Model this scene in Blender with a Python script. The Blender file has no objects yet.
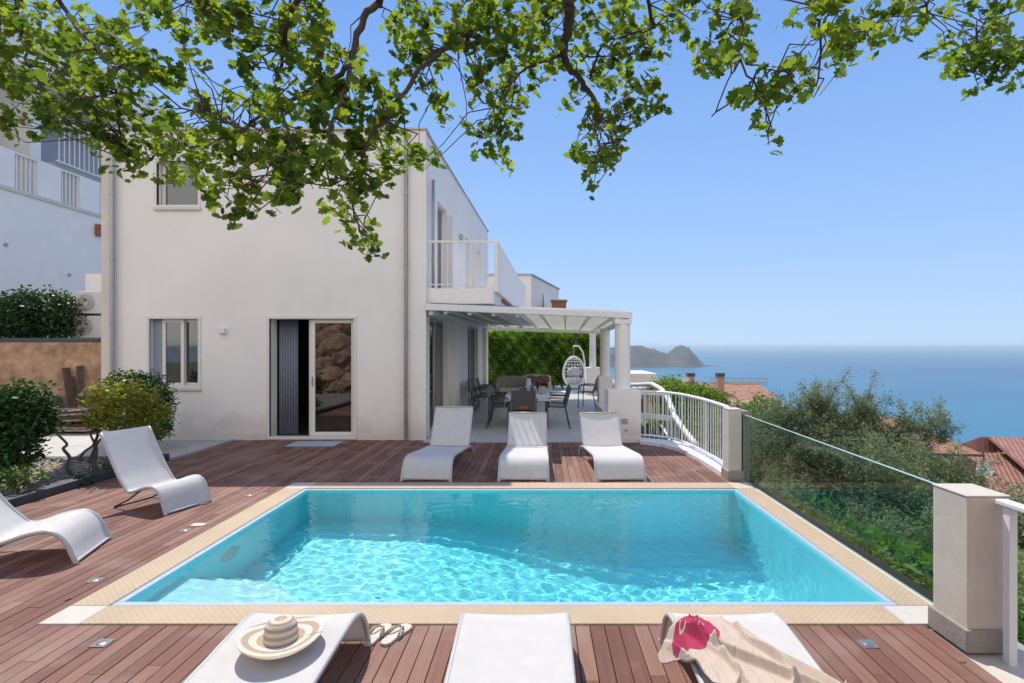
import bpy, math, random
import numpy as np
from mathutils import Vector, Matrix

# ------------------------------------------------------------ camera, world, sun
F, H, X0, Y0 = 560.0, 1.75, 540.0, 347.0
S = bpy.context.scene
C = S.collection
cam = bpy.data.objects.new('camera', bpy.data.cameras.new('camera'))
C.objects.link(cam)
S.camera = cam
cam.location = (0, 0, H)
cam.rotation_euler = (math.pi / 2, 0, 0)
cam.data.sensor_width = 36
cam.data.lens = F / 1024 * 36
cam.data.shift_x = -(X0 - 512) / 1024
cam.data.shift_y = (Y0 - 341.5) / 1024
cam.data.clip_end = 80000
cam.data.clip_start = 0.05

SUN_DIR = Vector((1.75, -3.44, -5.81)).normalized()      # the way the light travels
elev = math.asin(-SUN_DIR.z)
az = math.atan2(-SUN_DIR.x, -SUN_DIR.y)                  # compass angle of the sun from +Y
w = bpy.data.worlds.new('World')
S.world = w
w.use_nodes = True
wn = w.node_tree.nodes
sky = wn.new('ShaderNodeTexSky')
sky.sky_type = 'NISHITA'
sky.sun_disc = False
sky.sun_elevation = elev
sky.sun_rotation = az
sky.altitude = 0
sky.air_density = 0.8
sky.dust_density = 0.25
sky.ozone_density = 2.4
# the physical sky, softened by a sea-side haze gradient of its own
tcw = wn.new('ShaderNodeTexCoord'); sxyz = wn.new('ShaderNodeSeparateXYZ')
w.node_tree.links.new(tcw.outputs['Generated'], sxyz.inputs[0])
rpw = wn.new('ShaderNodeValToRGB')
el = rpw.color_ramp.elements
el[0].position = 0.0; el[0].color = (.36, .49, .69, 1)
el[1].position = 1.0; el[1].color = (.10, .22, .50, 1)
for ps, cl in ((.06, (.33, .47, .71)), (.25, (.235, .395, .70)), (.5, (.14, .29, .64))):
    k_ = el.new(ps); k_.color = (*cl, 1)
w.node_tree.links.new(sxyz.outputs[2], rpw.inputs[0])
vm = wn.new('ShaderNodeVectorMath'); vm.operation = 'SCALE'; vm.inputs['Scale'].default_value = 5.2
w.node_tree.links.new(rpw.outputs[0], vm.inputs[0])
mxw = wn.new('ShaderNodeMixRGB'); mxw.inputs[0].default_value = .93
# added fill: whitish band in the unseen sky behind camera, lightens the shaded facade
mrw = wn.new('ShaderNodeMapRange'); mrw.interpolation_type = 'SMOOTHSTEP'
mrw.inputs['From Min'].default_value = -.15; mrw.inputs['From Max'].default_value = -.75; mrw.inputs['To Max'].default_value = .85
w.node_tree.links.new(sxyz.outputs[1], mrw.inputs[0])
fillw = wn.new('ShaderNodeMixRGB'); fillw.inputs[2].default_value = (5.9, 5.4, 4.9, 1)
w.node_tree.links.new(mrw.outputs[0], fillw.inputs[0]); w.node_tree.links.new(vm.outputs[0], fillw.inputs[1])
w.node_tree.links.new(sky.outputs[0], mxw.inputs[1]); w.node_tree.links.new(fillw.outputs[0], mxw.inputs[2])
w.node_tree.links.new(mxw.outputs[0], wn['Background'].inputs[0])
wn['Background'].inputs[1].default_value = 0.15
sd = bpy.data.lights.new('sun', 'SUN')
sd.energy = 2.7
sd.angle = math.radians(0.5)
sd.color = (1.0, 0.95, 0.88)
sun = bpy.data.objects.new('sun', sd)
C.objects.link(sun)
sun.rotation_euler = SUN_DIR.to_track_quat('-Z', 'Y').to_euler()
sun.location = (-6, 12, 20)
sd.cycles.is_caustics_light = True
S.view_settings.view_transform = 'Standard'
S.view_settings.look = 'None'
S.view_settings.gamma = 1
S.view_settings.exposure = 0.80
S.cycles.max_bounces = 10
S.cycles.transparent_max_bounces = 24

# ------------------------------------------------------------ helpers
R = random.Random(7)
NP = np.random.default_rng(11)


def G(px, py, z=0.0):
    """point on the level z seen at a pixel of the photograph"""
    Y = F * (H - z) / (py - Y0)
    return Vector(((px - X0) / F * Y, Y, z))


def P(px, py, Y):
    return Vector(((px - X0) / F * Y, Y, H - (py - Y0) / F * Y))


def tag(o, label=None, cat=None, group=None, kind=None):
    if label: o['label'] = label
    if cat: o['category'] = cat
    if group: o['group'] = group
    if kind: o['kind'] = kind
    return o


def empty(name, loc, label, cat, group=None):
    o = bpy.data.objects.new(name, None)
    o.empty_display_size = 0.1
    C.objects.link(o)
    o.location = loc
    return tag(o, label, cat, group)


def world_off(o):
    v = Vector((0, 0, 0))
    while o is not None:
        v += o.location
        o = o.parent
    return v


class MB:
    """collects shapes in world coordinates and links them as one mesh object"""
    def __init__(self):
        self.v, self.f = [], []

    def add(self, vs, fs):
        n = len(self.v)
        self.v += [tuple(p) for p in vs]
        self.f += [tuple(n + i for i in q) for q in fs]
        return self

    def box(self, x0, x1, y0, y1, z0, z1):
        vs = [(x0, y0, z0), (x1, y0, z0), (x1, y1, z0), (x0, y1, z0), (x0, y0, z1), (x1, y0, z1), (x1, y1, z1), (x0, y1, z1)]
        return self.add(vs, [(0, 3, 2, 1), (4, 5, 6, 7), (0, 1, 5, 4), (1, 2, 6, 5), (2, 3, 7, 6), (3, 0, 4, 7)])

    def wall(self, a, b, z0, z1, t, side=1):
        """box along the plan segment a-b, thickness t to its left (side=1) or right"""
        a, b = Vector(a[:2]), Vector(b[:2])
        d = (b - a).normalized()
        n = Vector((-d.y, d.x)) * t * side
        q = [a, b, b + n, a + n]
        if side < 0: q = [a + n, b + n, b, a]
        return self.prism([(p.x, p.y) for p in q], z0, z1)

    def prism(self, poly, z0, z1):
        n = len(poly)
        vs = [(x, y, z0) for x, y in poly] + [(x, y, z1) for x, y in poly]
        fs = [tuple(range(n - 1, -1, -1)), tuple(range(n, 2 * n))]
        fs += [(i, (i + 1) % n, n + (i + 1) % n, n + i) for i in range(n)]
        return self.add(vs, fs)

    def tube(self, pts, r, seg=8, cap=True):
        pts = [Vector(p) for p in pts]
        rs = r if isinstance(r, (list, tuple)) else [r] * len(pts)
        vs, fs = [], []
        up = Vector((0, 0, 1))
        prev = None
        for i, p in enumerate(pts):
            t = (pts[min(i + 1, len(pts) - 1)] - pts[max(i - 1, 0)]).normalized()
            if prev is None:
                a = t.cross(up)
                if a.length < 1e-3: a = t.cross(Vector((1, 0, 0)))
            else:
                a = prev - t * prev.dot(t)
                if a.length < 1e-4: a = t.cross(up)
            a.normalize()
            prev = a
            b = t.cross(a)
            for k in range(seg):
                an = 2 * math.pi * k / seg
                vs.append(p + (a * math.cos(an) + b * math.sin(an)) * rs[i])
        for i in range(len(pts) - 1):
            for k in range(seg):
                k2 = (k + 1) % seg
                fs.append((i * seg + k, i * seg + k2, (i + 1) * seg + k2, (i + 1) * seg + k))
        if cap:
            fs.append(tuple(range(seg - 1, -1, -1)))
            fs.append(tuple((len(pts) - 1) * seg + k for k in range(seg)))
        return self.add(vs, fs)

    def bar(self, a, b, w, h):
        """rectangular bar between two points, w sideways, h vertical"""
        a, b = Vector(a), Vector(b)
        t = (b - a).normalized()
        s = t.cross(Vector((0, 0, 1)))
        if s.length < 1e-3: s = Vector((1, 0, 0))
        s.normalize()
        u = s.cross(t).normalized()
        vs = []
        for p in (a, b):
            for i, j in ((-1, -1), (1, -1), (1, 1), (-1, 1)):
                vs.append(p + s * w / 2 * i + u * h / 2 * j)
        return self.add(vs, [(0, 3, 2, 1), (4, 5, 6, 7), (0, 1, 5, 4), (1, 2, 6, 5), (2, 3, 7, 6), (3, 0, 4, 7)])

    def lathe(self, prof, c=(0, 0, 0), seg=32):
        vs, fs = [], []
        for r, z in prof:
            for k in range(seg):
                an = 2 * math.pi * k / seg
                vs.append((c[0] + r * math.cos(an), c[1] + r * math.sin(an), c[2] + z))
        for i in range(len(prof) - 1):
            for k in range(seg):
                k2 = (k + 1) % seg
                fs.append((i * seg + k, i * seg + k2, (i + 1) * seg + k2, (i + 1) * seg + k))
        return self.add(vs, fs)

    def sheet(self, rows, thick=0.0):
        """grid of points (rows of equal length); thick closes it downwards along -z"""
        n = len(rows[0]); m = len(rows)
        vs = [tuple(p) for r in rows for p in r]
        fs = [(j * n + i, j * n + i + 1, (j + 1) * n + i + 1, (j + 1) * n + i) for j in range(m - 1) for i in range(n - 1)]
        self.add(vs, fs)
        return self

    def build(self, name, m, parent=None, smooth=False, bevel=0.0, auto=None):
        me = bpy.data.meshes.new(name)
        off = world_off(parent) if parent else Vector((0, 0, 0))
        me.from_pydata([(x - off.x, y - off.y, z - off.z) for x, y, z in self.v], [], self.f)
        me.materials.append(m)
        if smooth:
            me.polygons.foreach_set('use_smooth', [True] * len(me.polygons))
        o = bpy.data.objects.new(name, me)
        C.objects.link(o)
        if parent: o.parent = parent
        if bevel:
            b = o.modifiers.new('bevel', 'BEVEL')
            b.width = bevel; b.segments = 2; b.limit_method = 'ANGLE'
        if smooth and auto:
            me.set_sharp_from_angle(angle=math.radians(auto))
        return o


def copy_tree(o, parent=None):
    c = o.copy()
    C.objects.link(c)
    if parent is not None: c.parent = parent
    for ch in list(o.children):
        copy_tree(ch, c)
    return c


# ------------------------------------------------------------ materials
def new_mat(name):
    m = bpy.data.materials.new(name)
    m.use_nodes = True
    return m, m.node_tree.nodes, m.node_tree.links, m.node_tree.nodes['Principled BSDF']


def mat(name, col, rough=0.6, var=0.12, scale=6.0, bump=0.0, bscale=60.0, metal=0.0, col2=None, stretch=None, spec=None, detail=5):
    """base colour varied by noise, optional fine bump"""
    m, n, l, p = new_mat(name)
    tc = n.new('ShaderNodeTexCoord')
    mp = n.new('ShaderNodeMapping')
    l.new(tc.outputs['Object'], mp.inputs[0])
    if stretch: mp.inputs['Scale'].default_value = stretch
    ns = n.new('ShaderNodeTexNoise')
    ns.inputs['Scale'].default_value = scale
    ns.inputs['Detail'].default_value = detail
    ns.inputs['Roughness'].default_value = 0.6
    l.new(mp.outputs[0], ns.inputs['Vector'])
    rp = n.new('ShaderNodeValToRGB')
    a = [c * (1 - var) for c in col]
    b = col2 if col2 else [min(1, c * (1 + var)) for c in col]
    rp.color_ramp.elements[0].position = 0.3
    rp.color_ramp.elements[1].position = 0.7
    rp.color_ramp.elements[0].color = (*a, 1)
    rp.color_ramp.elements[1].color = (*b, 1)
    l.new(ns.outputs[0], rp.inputs[0])
    l.new(rp.outputs[0], p.inputs['Base Color'])
    p.inputs['Roughness'].default_value = rough
    p.inputs['Metallic'].default_value = metal
    if spec is not None: p.inputs['Specular IOR Level'].default_value = spec
    if bump:
        n2 = n.new('ShaderNodeTexNoise')
        n2.inputs['Scale'].default_value = bscale
        n2.inputs['Detail'].default_value = 4
        l.new(mp.outputs[0], n2.inputs['Vector'])
        bp = n.new('ShaderNodeBump')
        bp.inputs['Strength'].default_value = bump
        bp.inputs['Distance'].default_value = 0.01
        l.new(n2.outputs[0], bp.inputs['Height'])
        l.new(bp.outputs[0], p.inputs['Normal'])
    return m


def leaf_mat(name, dark, light, trans=0.35, tcol=None, rough=0.45, gloss=0.25):
    m, n, l, p = new_mat(name)
    at = n.new('ShaderNodeAttribute'); at.attribute_name = 'tone'
    rp = n.new('ShaderNodeValToRGB')
    rp.color_ramp.elements[0].color = (*dark, 1)
    rp.color_ramp.elements[1].color = (*light, 1)
    l.new(at.outputs['Fac'], rp.inputs[0])
    l.new(rp.outputs[0], p.inputs['Base Color'])
    p.inputs['Roughness'].default_value = rough
    p.inputs['Specular IOR Level'].default_value = gloss
    tr = n.new('ShaderNodeBsdfTranslucent')
    mx = n.new('ShaderNodeMixRGB'); mx.blend_type = 'MULTIPLY'; mx.inputs[0].default_value = 1
    l.new(rp.outputs[0], mx.inputs[1])
    mx.inputs[2].default_value = (*(tcol or (2.2, 2.3, 0.9)), 1)
    l.new(mx.outputs[0], tr.inputs[0])
    ms = n.new('ShaderNodeMixShader'); ms.inputs[0].default_value = trans
    l.new(p.outputs[0], ms.inputs[1]); l.new(tr.outputs[0], ms.inputs[2])
    l.new(ms.outputs[0], n['Material Output'].inputs[0])
    return m


M = {}


def translucent(m, col, f):
    n, l = m.node_tree.nodes, m.node_tree.links
    t = n.new('ShaderNodeBsdfTranslucent'); t.inputs[0].default_value = (*col, 1)
    ms = n.new('ShaderNodeMixShader'); ms.inputs[0].default_value = f
    l.new(n['Principled BSDF'].outputs[0], ms.inputs[1]); l.new(t.outputs[0], ms.inputs[2])
    l.new(ms.outputs[0], n['Material Output'].inputs[0])


M['plaster'] = mat('plaster', (0.85, 0.815, 0.77), 0.85, 0.045, 0.9, 0.25, 90, detail=8)
_n, _l = M['plaster'].node_tree.nodes, M['plaster'].node_tree.links
# faint rain streaks and a soiled foot on the render
_tc = _n.new('ShaderNodeTexCoord'); _mp = _n.new('ShaderNodeMapping'); _mp.inputs['Scale'].default_value = (5, 5, .22)
_ns = _n.new('ShaderNodeTexNoise'); _ns.inputs['Scale'].default_value = 1; _ns.inputs['Detail'].default_value = 6
_l.new(_tc.outputs['Object'], _mp.inputs[0]); _l.new(_mp.outputs[0], _ns.inputs['Vector'])
_rp = _n.new('ShaderNodeValToRGB'); _rp.color_ramp.elements[0].position = .30; _rp.color_ramp.elements[0].color = (.90, .885, .86, 1)
_rp.color_ramp.elements[1].position = .56; _rp.color_ramp.elements[1].color = (1, 1, 1, 1)
_l.new(_ns.outputs[0], _rp.inputs[0])
_mx = _n.new('ShaderNodeMixRGB'); _mx.blend_type = 'MULTIPLY'; _mx.inputs[0].default_value = .10
_src = _n['Principled BSDF'].inputs['Base Color'].links[0].from_socket
_l.new(_src, _mx.inputs[1]); _l.new(_rp.outputs[0], _mx.inputs[2])
_sp = _n.new('ShaderNodeSeparateXYZ'); _l.new(_tc.outputs['Object'], _sp.inputs[0])
_n2 = _n.new('ShaderNodeTexNoise'); _n2.inputs['Scale'].default_value = 3.5; _n2.inputs['Detail'].default_value = 7
_l.new(_tc.outputs['Object'], _n2.inputs['Vector'])
_ma = _n.new('ShaderNodeMath'); _ma.operation = 'MULTIPLY_ADD'; _ma.inputs[1].default_value = -.9; _l.new(_n2.outputs[0], _ma.inputs[0]); _l.new(_sp.outputs[2], _ma.inputs[2])
_mr = _n.new('ShaderNodeMapRange'); _mr.inputs['From Min'].default_value = -.35; _mr.inputs['From Max'].default_value = .12; _mr.inputs['To Min'].default_value = .45; _mr.inputs['To Max'].default_value = 0
_l.new(_ma.outputs[0], _mr.inputs[0])
_m3 = _n.new('ShaderNodeMixRGB'); _m3.inputs[2].default_value = (.45, .40, .34, 1); _l.new(_mr.outputs[0], _m3.inputs[0]); _l.new(_mx.outputs[0], _m3.inputs[1])
_l.new(_m3.outputs[0], _n['Principled BSDF'].inputs['Base Color'])
M['plaster_cream'] = mat('plaster_cream', (0.66, 0.62, 0.55), 0.85, 0.06, 2.0, 0.3, 90)
M['plaster_post'] = mat('plaster_post', (0.56, 0.50, 0.425), 0.9, 0.08, 5.0, 0.12, 60)
M['taupe'] = mat('taupe', (0.30, 0.265, 0.23), 0.85, 0.1, 8.0, 0.4, 60)
M['white_paint'] = mat('white_paint', (0.78, 0.765, 0.74), 0.4, 0.04, 5)
M['white_frame'] = mat('white_frame', (0.74, 0.72, 0.66), 0.35, 0.03, 4)
M['alu_grey'] = mat('alu_grey', (0.42, 0.40, 0.40), 0.4, 0.08, 8, metal=0.5)
M['dark_metal'] = mat('dark_metal', (0.055, 0.055, 0.06), 0.45, 0.15, 20)
M['pipe'] = mat('pipe', (0.34, 0.29, 0.27), 0.35, 0.12, 6, metal=0.6)
M['sling'] = mat('sling', (0.78, 0.755, 0.72), 0.75, 0.05, 12, 0.35, 420)
translucent(M['sling'], (.74, .70, .64), .28)
M['lounger_frame'] = mat('lounger_frame', (0.50, 0.49, 0.47), 0.4, 0.05, 9)
M['terrace'] = mat('terrace', (0.44, 0.44, 0.44), 0.6, 0.08, 2.5, 0.1, 60)
M['pave'] = mat('pave', (0.46, 0.43, 0.39), 0.75, 0.12, 2.5, 0.3, 40)
M['kerb'] = mat('kerb', (0.055, 0.06, 0.07), 0.6, 0.2, 6, 0.4, 40)
M['marble'] = mat('marble', (0.62, 0.56, 0.48), 0.35, 0.06, 12)
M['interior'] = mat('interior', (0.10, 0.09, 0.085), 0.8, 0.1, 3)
M['curtain'] = mat('curtain', (0.27, 0.31, 0.37), 0.9, 0.08, 14)
M['bark'] = mat('bark', (0.085, 0.06, 0.045), 0.9, 0.35, 14, 0.8, 40, stretch=(1, 1, .3))
M['bark_grey'] = mat('bark_grey', (0.13, 0.105, 0.08), 0.9, 0.3, 18, 0.8, 50)
M['steel'] = mat('steel', (0.55, 0.56, 0.57), 0.35, 0.1, 20, metal=0.8)
M['brick_red'] = mat('brick_red', (0.30, 0.11, 0.075), 0.85, 0.2, 18, 0.5, 60)
M['ac_white'] = mat('ac_white', (0.6, 0.59, 0.57), 0.5, 0.05, 5)
M['gutter'] = mat('gutter', (0.38, 0.46, 0.56), 0.4, 0.05, 10)
M['concrete'] = mat('concrete', (0.42, 0.41, 0.39), 0.85, 0.1, 4, 0.3, 50)


def glass(name, tint=(0.55, 0.62, 0.6), clear=0.5, reflect=1.0, ior=1.6):
    """thin pane: looks through with a tint, mirrors by Fresnel"""
    m, n, l, p = new_mat(name)
    tr = n.new('ShaderNodeBsdfTransparent'); tr.inputs[0].default_value = (*[c * clear for c in tint], 1)
    gl = n.new('ShaderNodeBsdfGlossy'); gl.inputs['Roughness'].default_value = 0.01
    gl.inputs[0].default_value = (reflect, reflect, reflect, 1)
    lw = n.new('ShaderNodeLayerWeight'); lw.inputs[0].default_value = .5      # Schlick's curve, the same from both sides
    pw = n.new('ShaderNodeMath'); pw.operation = 'POWER'; pw.inputs[1].default_value = 5
    l.new(lw.outputs['Facing'], pw.inputs[0])
    f0 = ((ior - 1) / (ior + 1)) ** 2
    fr = n.new('ShaderNodeMath'); fr.operation = 'MULTIPLY_ADD'; fr.inputs[1].default_value = 1 - f0; fr.inputs[2].default_value = f0
    l.new(pw.outputs[0], fr.inputs[0])
    ms = n.new('ShaderNodeMixShader')
    l.new(fr.outputs[0], ms.inputs[0]); l.new(tr.outputs[0], ms.inputs[1]); l.new(gl.outputs[0], ms.inputs[2])
    l.new(ms.outputs[0], n['Material Output'].inputs[0])
    return m


M['rear_glass'] = None
M['fence_glass'] = glass('fence_glass', (0.87, 0.95, 0.91), 0.97, .5, 1.25)
M['window_glass'] = glass('window_glass', (0.55, 0.6, 0.6), 0.75, 1.0, 2.2)
M['mirror_glass'] = glass('mirror_glass', (0.3, 0.35, 0.33), 0.6, 1.0, 2.2)


# the slung cloth is a little uneven and marked
_n, _l = M['sling'].node_tree.nodes, M['sling'].node_tree.links
_tc = _n.new('ShaderNodeTexCoord'); _ns = _n.new('ShaderNodeTexNoise'); _ns.inputs['Scale'].default_value = 4.5; _ns.inputs['Detail'].default_value = 5
_l.new(_tc.outputs['Object'], _ns.inputs['Vector'])
_w = _n.new('ShaderNodeTexWave'); _w.bands_direction = 'X'; _w.inputs['Scale'].default_value = 55; _w.inputs['Distortion'].default_value = .4; _l.new(_tc.outputs['Object'], _w.inputs['Vector'])
_b1 = _n.new('ShaderNodeBump'); _b1.inputs['Distance'].default_value = .012; _b1.inputs['Strength'].default_value = .5; _l.new(_ns.outputs[0], _b1.inputs['Height'])
_b2 = _n.new('ShaderNodeBump'); _b2.inputs['Distance'].default_value = .0015; _b2.inputs['Strength'].default_value = .5; _l.new(_w.outputs[0], _b2.inputs['Height']); _l.new(_b1.outputs[0], _b2.inputs['Normal'])
_l.new(_b2.outputs[0], _n['Principled BSDF'].inputs['Normal'])


def deck_mat():
    m, n, l, p = new_mat('decking')
    tc = n.new('ShaderNodeTexCoord')
    at = n.new('ShaderNodeAttribute'); at.attribute_name = 'tone'
    mp = n.new('ShaderNodeMapping'); mp.inputs['Scale'].default_value = (38, 1.6, 38)
    l.new(tc.outputs['Object'], mp.inputs[0])
    # shift the grain per board
    ad = n.new('ShaderNodeVectorMath'); ad.operation = 'ADD'
    l.new(mp.outputs[0], ad.inputs[0])
    cb = n.new('ShaderNodeCombineXYZ')
    mu = n.new('ShaderNodeMath'); mu.operation = 'MULTIPLY'; mu.inputs[1].default_value = 91.0
    l.new(at.outputs['Fac'], mu.inputs[0]); l.new(mu.outputs[0], cb.inputs[1]); l.new(cb.outputs[0], ad.inputs[1])
    g = n.new('ShaderNodeTexNoise'); g.inputs['Scale'].default_value = 1.0; g.inputs['Detail'].default_value = 6; g.inputs['Roughness'].default_value = .65
    l.new(ad.outputs[0], g.inputs['Vector'])
    blot = n.new('ShaderNodeTexNoise'); blot.inputs['Scale'].default_value = 2.3; blot.inputs['Detail'].default_value = 7
    l.new(tc.outputs['Object'], blot.inputs['Vector'])
    r1 = n.new('ShaderNodeValToRGB')
    e = r1.color_ramp.elements
    e[0].position = .0; e[0].color = (.13, .053, .036, 1)
    e[1].position = 1.; e[1].color = (.31, .172, .128, 1)
    k = e.new(.5); k.color = (.212, .098, .070, 1)
    s1 = n.new('ShaderNodeMath'); s1.operation = 'MULTIPLY_ADD'; s1.inputs[1].default_value = .72; s1.inputs[2].default_value = 0
    l.new(at.outputs['Fac'], s1.inputs[0])
    s2 = n.new('ShaderNodeMath'); s2.operation = 'MULTIPLY_ADD'; s2.inputs[1].default_value = .8
    l.new(g.outputs[0], s2.inputs[0]); l.new(s1.outputs[0], s2.inputs[2])
    s3 = n.new('ShaderNodeMath'); s3.operation = 'SUBTRACT'; s3.inputs[1].default_value = .27
    l.new(s2.outputs[0], s3.inputs[0])
    l.new(s3.outputs[0], r1.inputs[0])
    mx = n.new('ShaderNodeMixRGB'); mx.inputs[2].default_value = (.31, .21, .17, 1)
    r2 = n.new('ShaderNodeValToRGB'); r2.color_ramp.elements[0].position = .5; r2.color_ramp.elements[1].position = .78
    r2.color_ramp.elements[1].color = (.8, .8, .8, 1)
    l.new(blot.outputs[0], r2.inputs[0]); l.new(r2.outputs[0], mx.inputs[0]); l.new(r1.outputs[0], mx.inputs[1])
    l.new(mx.outputs[0], p.inputs['Base Color'])
    p.inputs['Roughness'].default_value = .7
    p.inputs['Specular IOR Level'].default_value = .3
    # fine grooves running along the boards
    wv = n.new('ShaderNodeTexWave'); wv.bands_direction = 'X'; wv.inputs['Scale'].default_value = 26
    wv.inputs['Distortion'].default_value = .3
    l.new(tc.outputs['Object'], wv.inputs['Vector'])
    bp = n.new('ShaderNodeBump'); bp.inputs['Strength'].default_value = .35; bp.inputs['Distance'].default_value = .003
    l.new(wv.outputs[0], bp.inputs['Height'])
    bp2 = n.new('ShaderNodeBump'); bp2.inputs['Strength'].default_value = .4; bp2.inputs['Distance'].default_value = .003
    l.new(g.outputs[0], bp2.inputs['Height']); l.new(bp.outputs[0], bp2.inputs['Normal'])
    l.new(bp2.outputs[0], p.inputs['Normal'])
    return m


def mosaic_mat(name, c1, c2, grout, size, rough=.4, diag=False, mortar=.12, bump=.3, dirt=.35):
    m, n, l, p = new_mat(name)
    tc = n.new('ShaderNodeTexCoord')
    mp = n.new('ShaderNodeMapping')
    if diag: mp.inputs['Rotation'].default_value = (0, 0, math.radians(45))
    l.new(tc.outputs['Object'], mp.inputs[0])
    b = n.new('ShaderNodeTexBrick')
    b.offset = 0
    b.inputs['Color1'].default_value = (*c1, 1); b.inputs['Color2'].default_value = (*c2, 1); b.inputs['Mortar'].default_value = (*grout, 1)
    b.inputs['Scale'].default_value = 1 / size
    b.inputs['Brick Width'].default_value = 1; b.inputs['Row Height'].default_value = 1
    b.inputs['Mortar Size'].default_value = mortar / 2
    l.new(mp.outputs[0], b.inputs['Vector'])
    ns = n.new('ShaderNodeTexNoise'); ns.inputs['Scale'].default_value = 1.7; ns.inputs['Detail'].default_value = 6
    l.new(tc.outputs['Object'], ns.inputs['Vector'])
    mx = n.new('ShaderNodeMixRGB'); mx.blend_type = 'MULTIPLY'; mx.inputs[0].default_value = dirt
    l.new(b.outputs[0], mx.inputs[1]); l.new(ns.outputs[0], mx.inputs[2])
    l.new(mx.outputs[0], p.inputs['Base Color'])
    p.inputs['Roughness'].default_value = rough
    bp = n.new('ShaderNodeBump'); bp.inputs['Strength'].default_value = bump; bp.inputs['Distance'].default_value = .004; bp.invert = True
    l.new(b.outputs['Fac'], bp.inputs['Height']); l.new(bp.outputs[0], p.inputs['Normal'])
    return m


M['deck'] = deck_mat()
M['coping'] = mosaic_mat('coping_tiles', (.62, .46, .30), (.58, .43, .28), (.50, .37, .24), .034, .7, True, .16)
M['pool_tiles'] = mosaic_mat('pool_tiles', (.17, .85, .90), (.13, .80, .87), (.30, .86, .89), .03, .35, False, .1, .1, .08)
M['terrace_tiles'] = mosaic_mat('terrace_tiles', (.60, .61, .62), (.56, .57, .58), (.42, .42, .42), .6, .5, False, .02, .2)


def tile_roof_mat(name, c1, c2, ang=0.0):
    m, n, l, p = new_mat(name)
    tc = n.new('ShaderNodeTexCoord')
    mp = n.new('ShaderNodeMapping'); mp.inputs['Rotation'].default_value = (0, 0, ang)
    l.new(tc.outputs['Object'], mp.inputs[0])
    wv = n.new('ShaderNodeTexWave'); wv.bands_direction = 'X'; wv.inputs['Scale'].default_value = 1.5; wv.inputs['Distortion'].default_value = .2
    l.new(mp.outputs[0], wv.inputs['Vector'])
    ns = n.new('ShaderNodeTexNoise'); ns.inputs['Scale'].default_value = 3; ns.inputs['Detail'].default_value = 8
    l.new(mp.outputs[0], ns.inputs['Vector'])
    rp = n.new('ShaderNodeValToRGB'); rp.color_ramp.elements[0].color = (*c1, 1); rp.color_ramp.elements[1].color = (*c2, 1)
    rp.color_ramp.elements[0].position = .3; rp.color_ramp.elements[1].position = .7
    l.new(ns.outputs[0], rp.inputs[0])
    l.new(rp.outputs[0], p.inputs['Base Color'])
    bp = n.new('ShaderNodeBump'); bp.inputs['Distance'].default_value = .06; bp.inputs['Strength'].default_value = .6
    l.new(wv.outputs[0], bp.inputs['Height']); l.new(bp.outputs[0], p.inputs['Normal'])
    p.inputs['Roughness'].default_value = .85
    return m


M['white_wall'] = mat('white_wall', (.88, .85, .81), .8, .04, 1.5, .2, 60)
M['sand_wall'] = mat('sand_wall', (.42, .34, .26), .9, .15, 1.0, .3, 20)
M['pink_wall'] = mat('pink_wall', (.38, .20, .18), .9, .15, 2.0)
M['chimney_brick'] = mat('chimney_brick', (.40, .24, .18), .9, .2, 6.0, .5, 20)
M['plank'] = mat('plank', (.22, .15, .12), .9, .35, 9, .5, 60, col2=[.42, .34, .29])
M['roof_tiles'] = tile_roof_mat('roof_tiles', (.27, .115, .07), (.42, .24, .15))
M['roof_red'] = tile_roof_mat('roof_red', (.27, .115, .085), (.38, .19, .14), .5)


def stone_mat():
    m, n, l, p = new_mat('stone_wall')
    tc = n.new('ShaderNodeTexCoord')
    b = n.new('ShaderNodeTexBrick'); b.inputs['Scale'].default_value = 1
    b.inputs['Brick Width'].default_value = .62; b.inputs['Row Height'].default_value = .34; b.inputs['Mortar Size'].default_value = .008
    b.inputs['Mortar Smooth'].default_value = .6
    b.inputs['Color1'].default_value = (.57, .37, .235, 1); b.inputs['Color2'].default_value = (.50, .325, .21, 1); b.inputs['Mortar'].default_value = (.48, .33, .22, 1)
    mp = n.new('ShaderNodeMapping'); mp.inputs['Rotation'].default_value = (math.pi / 2, 0, 0)
    l.new(tc.outputs['Object'], mp.inputs[0]); l.new(mp.outputs[0], b.inputs['Vector'])
    ns = n.new('ShaderNodeTexNoise'); ns.inputs['Scale'].default_value = 2.6; ns.inputs['Detail'].default_value = 9; ns.inputs['Roughness'].default_value = .7
    l.new(tc.outputs['Object'], ns.inputs['Vector'])
    rp = n.new('ShaderNodeValToRGB'); rp.color_ramp.elements[0].position = .33; rp.color_ramp.elements[0].color = (.42, .38, .36, 1); rp.color_ramp.elements[1].position = .66; rp.color_ramp.elements[1].color = (1.15, 1.1, 1.05, 1)
    l.new(ns.outputs[0], rp.inputs[0])
    mx = n.new('ShaderNodeMixRGB'); mx.blend_type = 'MULTIPLY'; mx.inputs[0].default_value = 1
    l.new(b.outputs[0], mx.inputs[1]); l.new(rp.outputs[0], mx.inputs[2]); l.new(mx.outputs[0], p.inputs['Base Color'])
    p.inputs['Roughness'].default_value = .9
    bp = n.new('ShaderNodeBump'); bp.inputs['Distance'].default_value = .05; bp.inputs['Strength'].default_value = .9
    l.new(ns.outputs[0], bp.inputs['Height']); l.new(bp.outputs[0], p.inputs['Normal'])
    return m


M['stone'] = stone_mat()


def water_mat():
    m, n, l, p = new_mat('pool_water')
    p.inputs['Base Color'].default_value = (1, 1, 1, 1)
    p.inputs['Roughness'].default_value = 0
    p.inputs['IOR'].default_value = 1.333
    p.inputs['Transmission Weight'].default_value = 1
    return m


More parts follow.
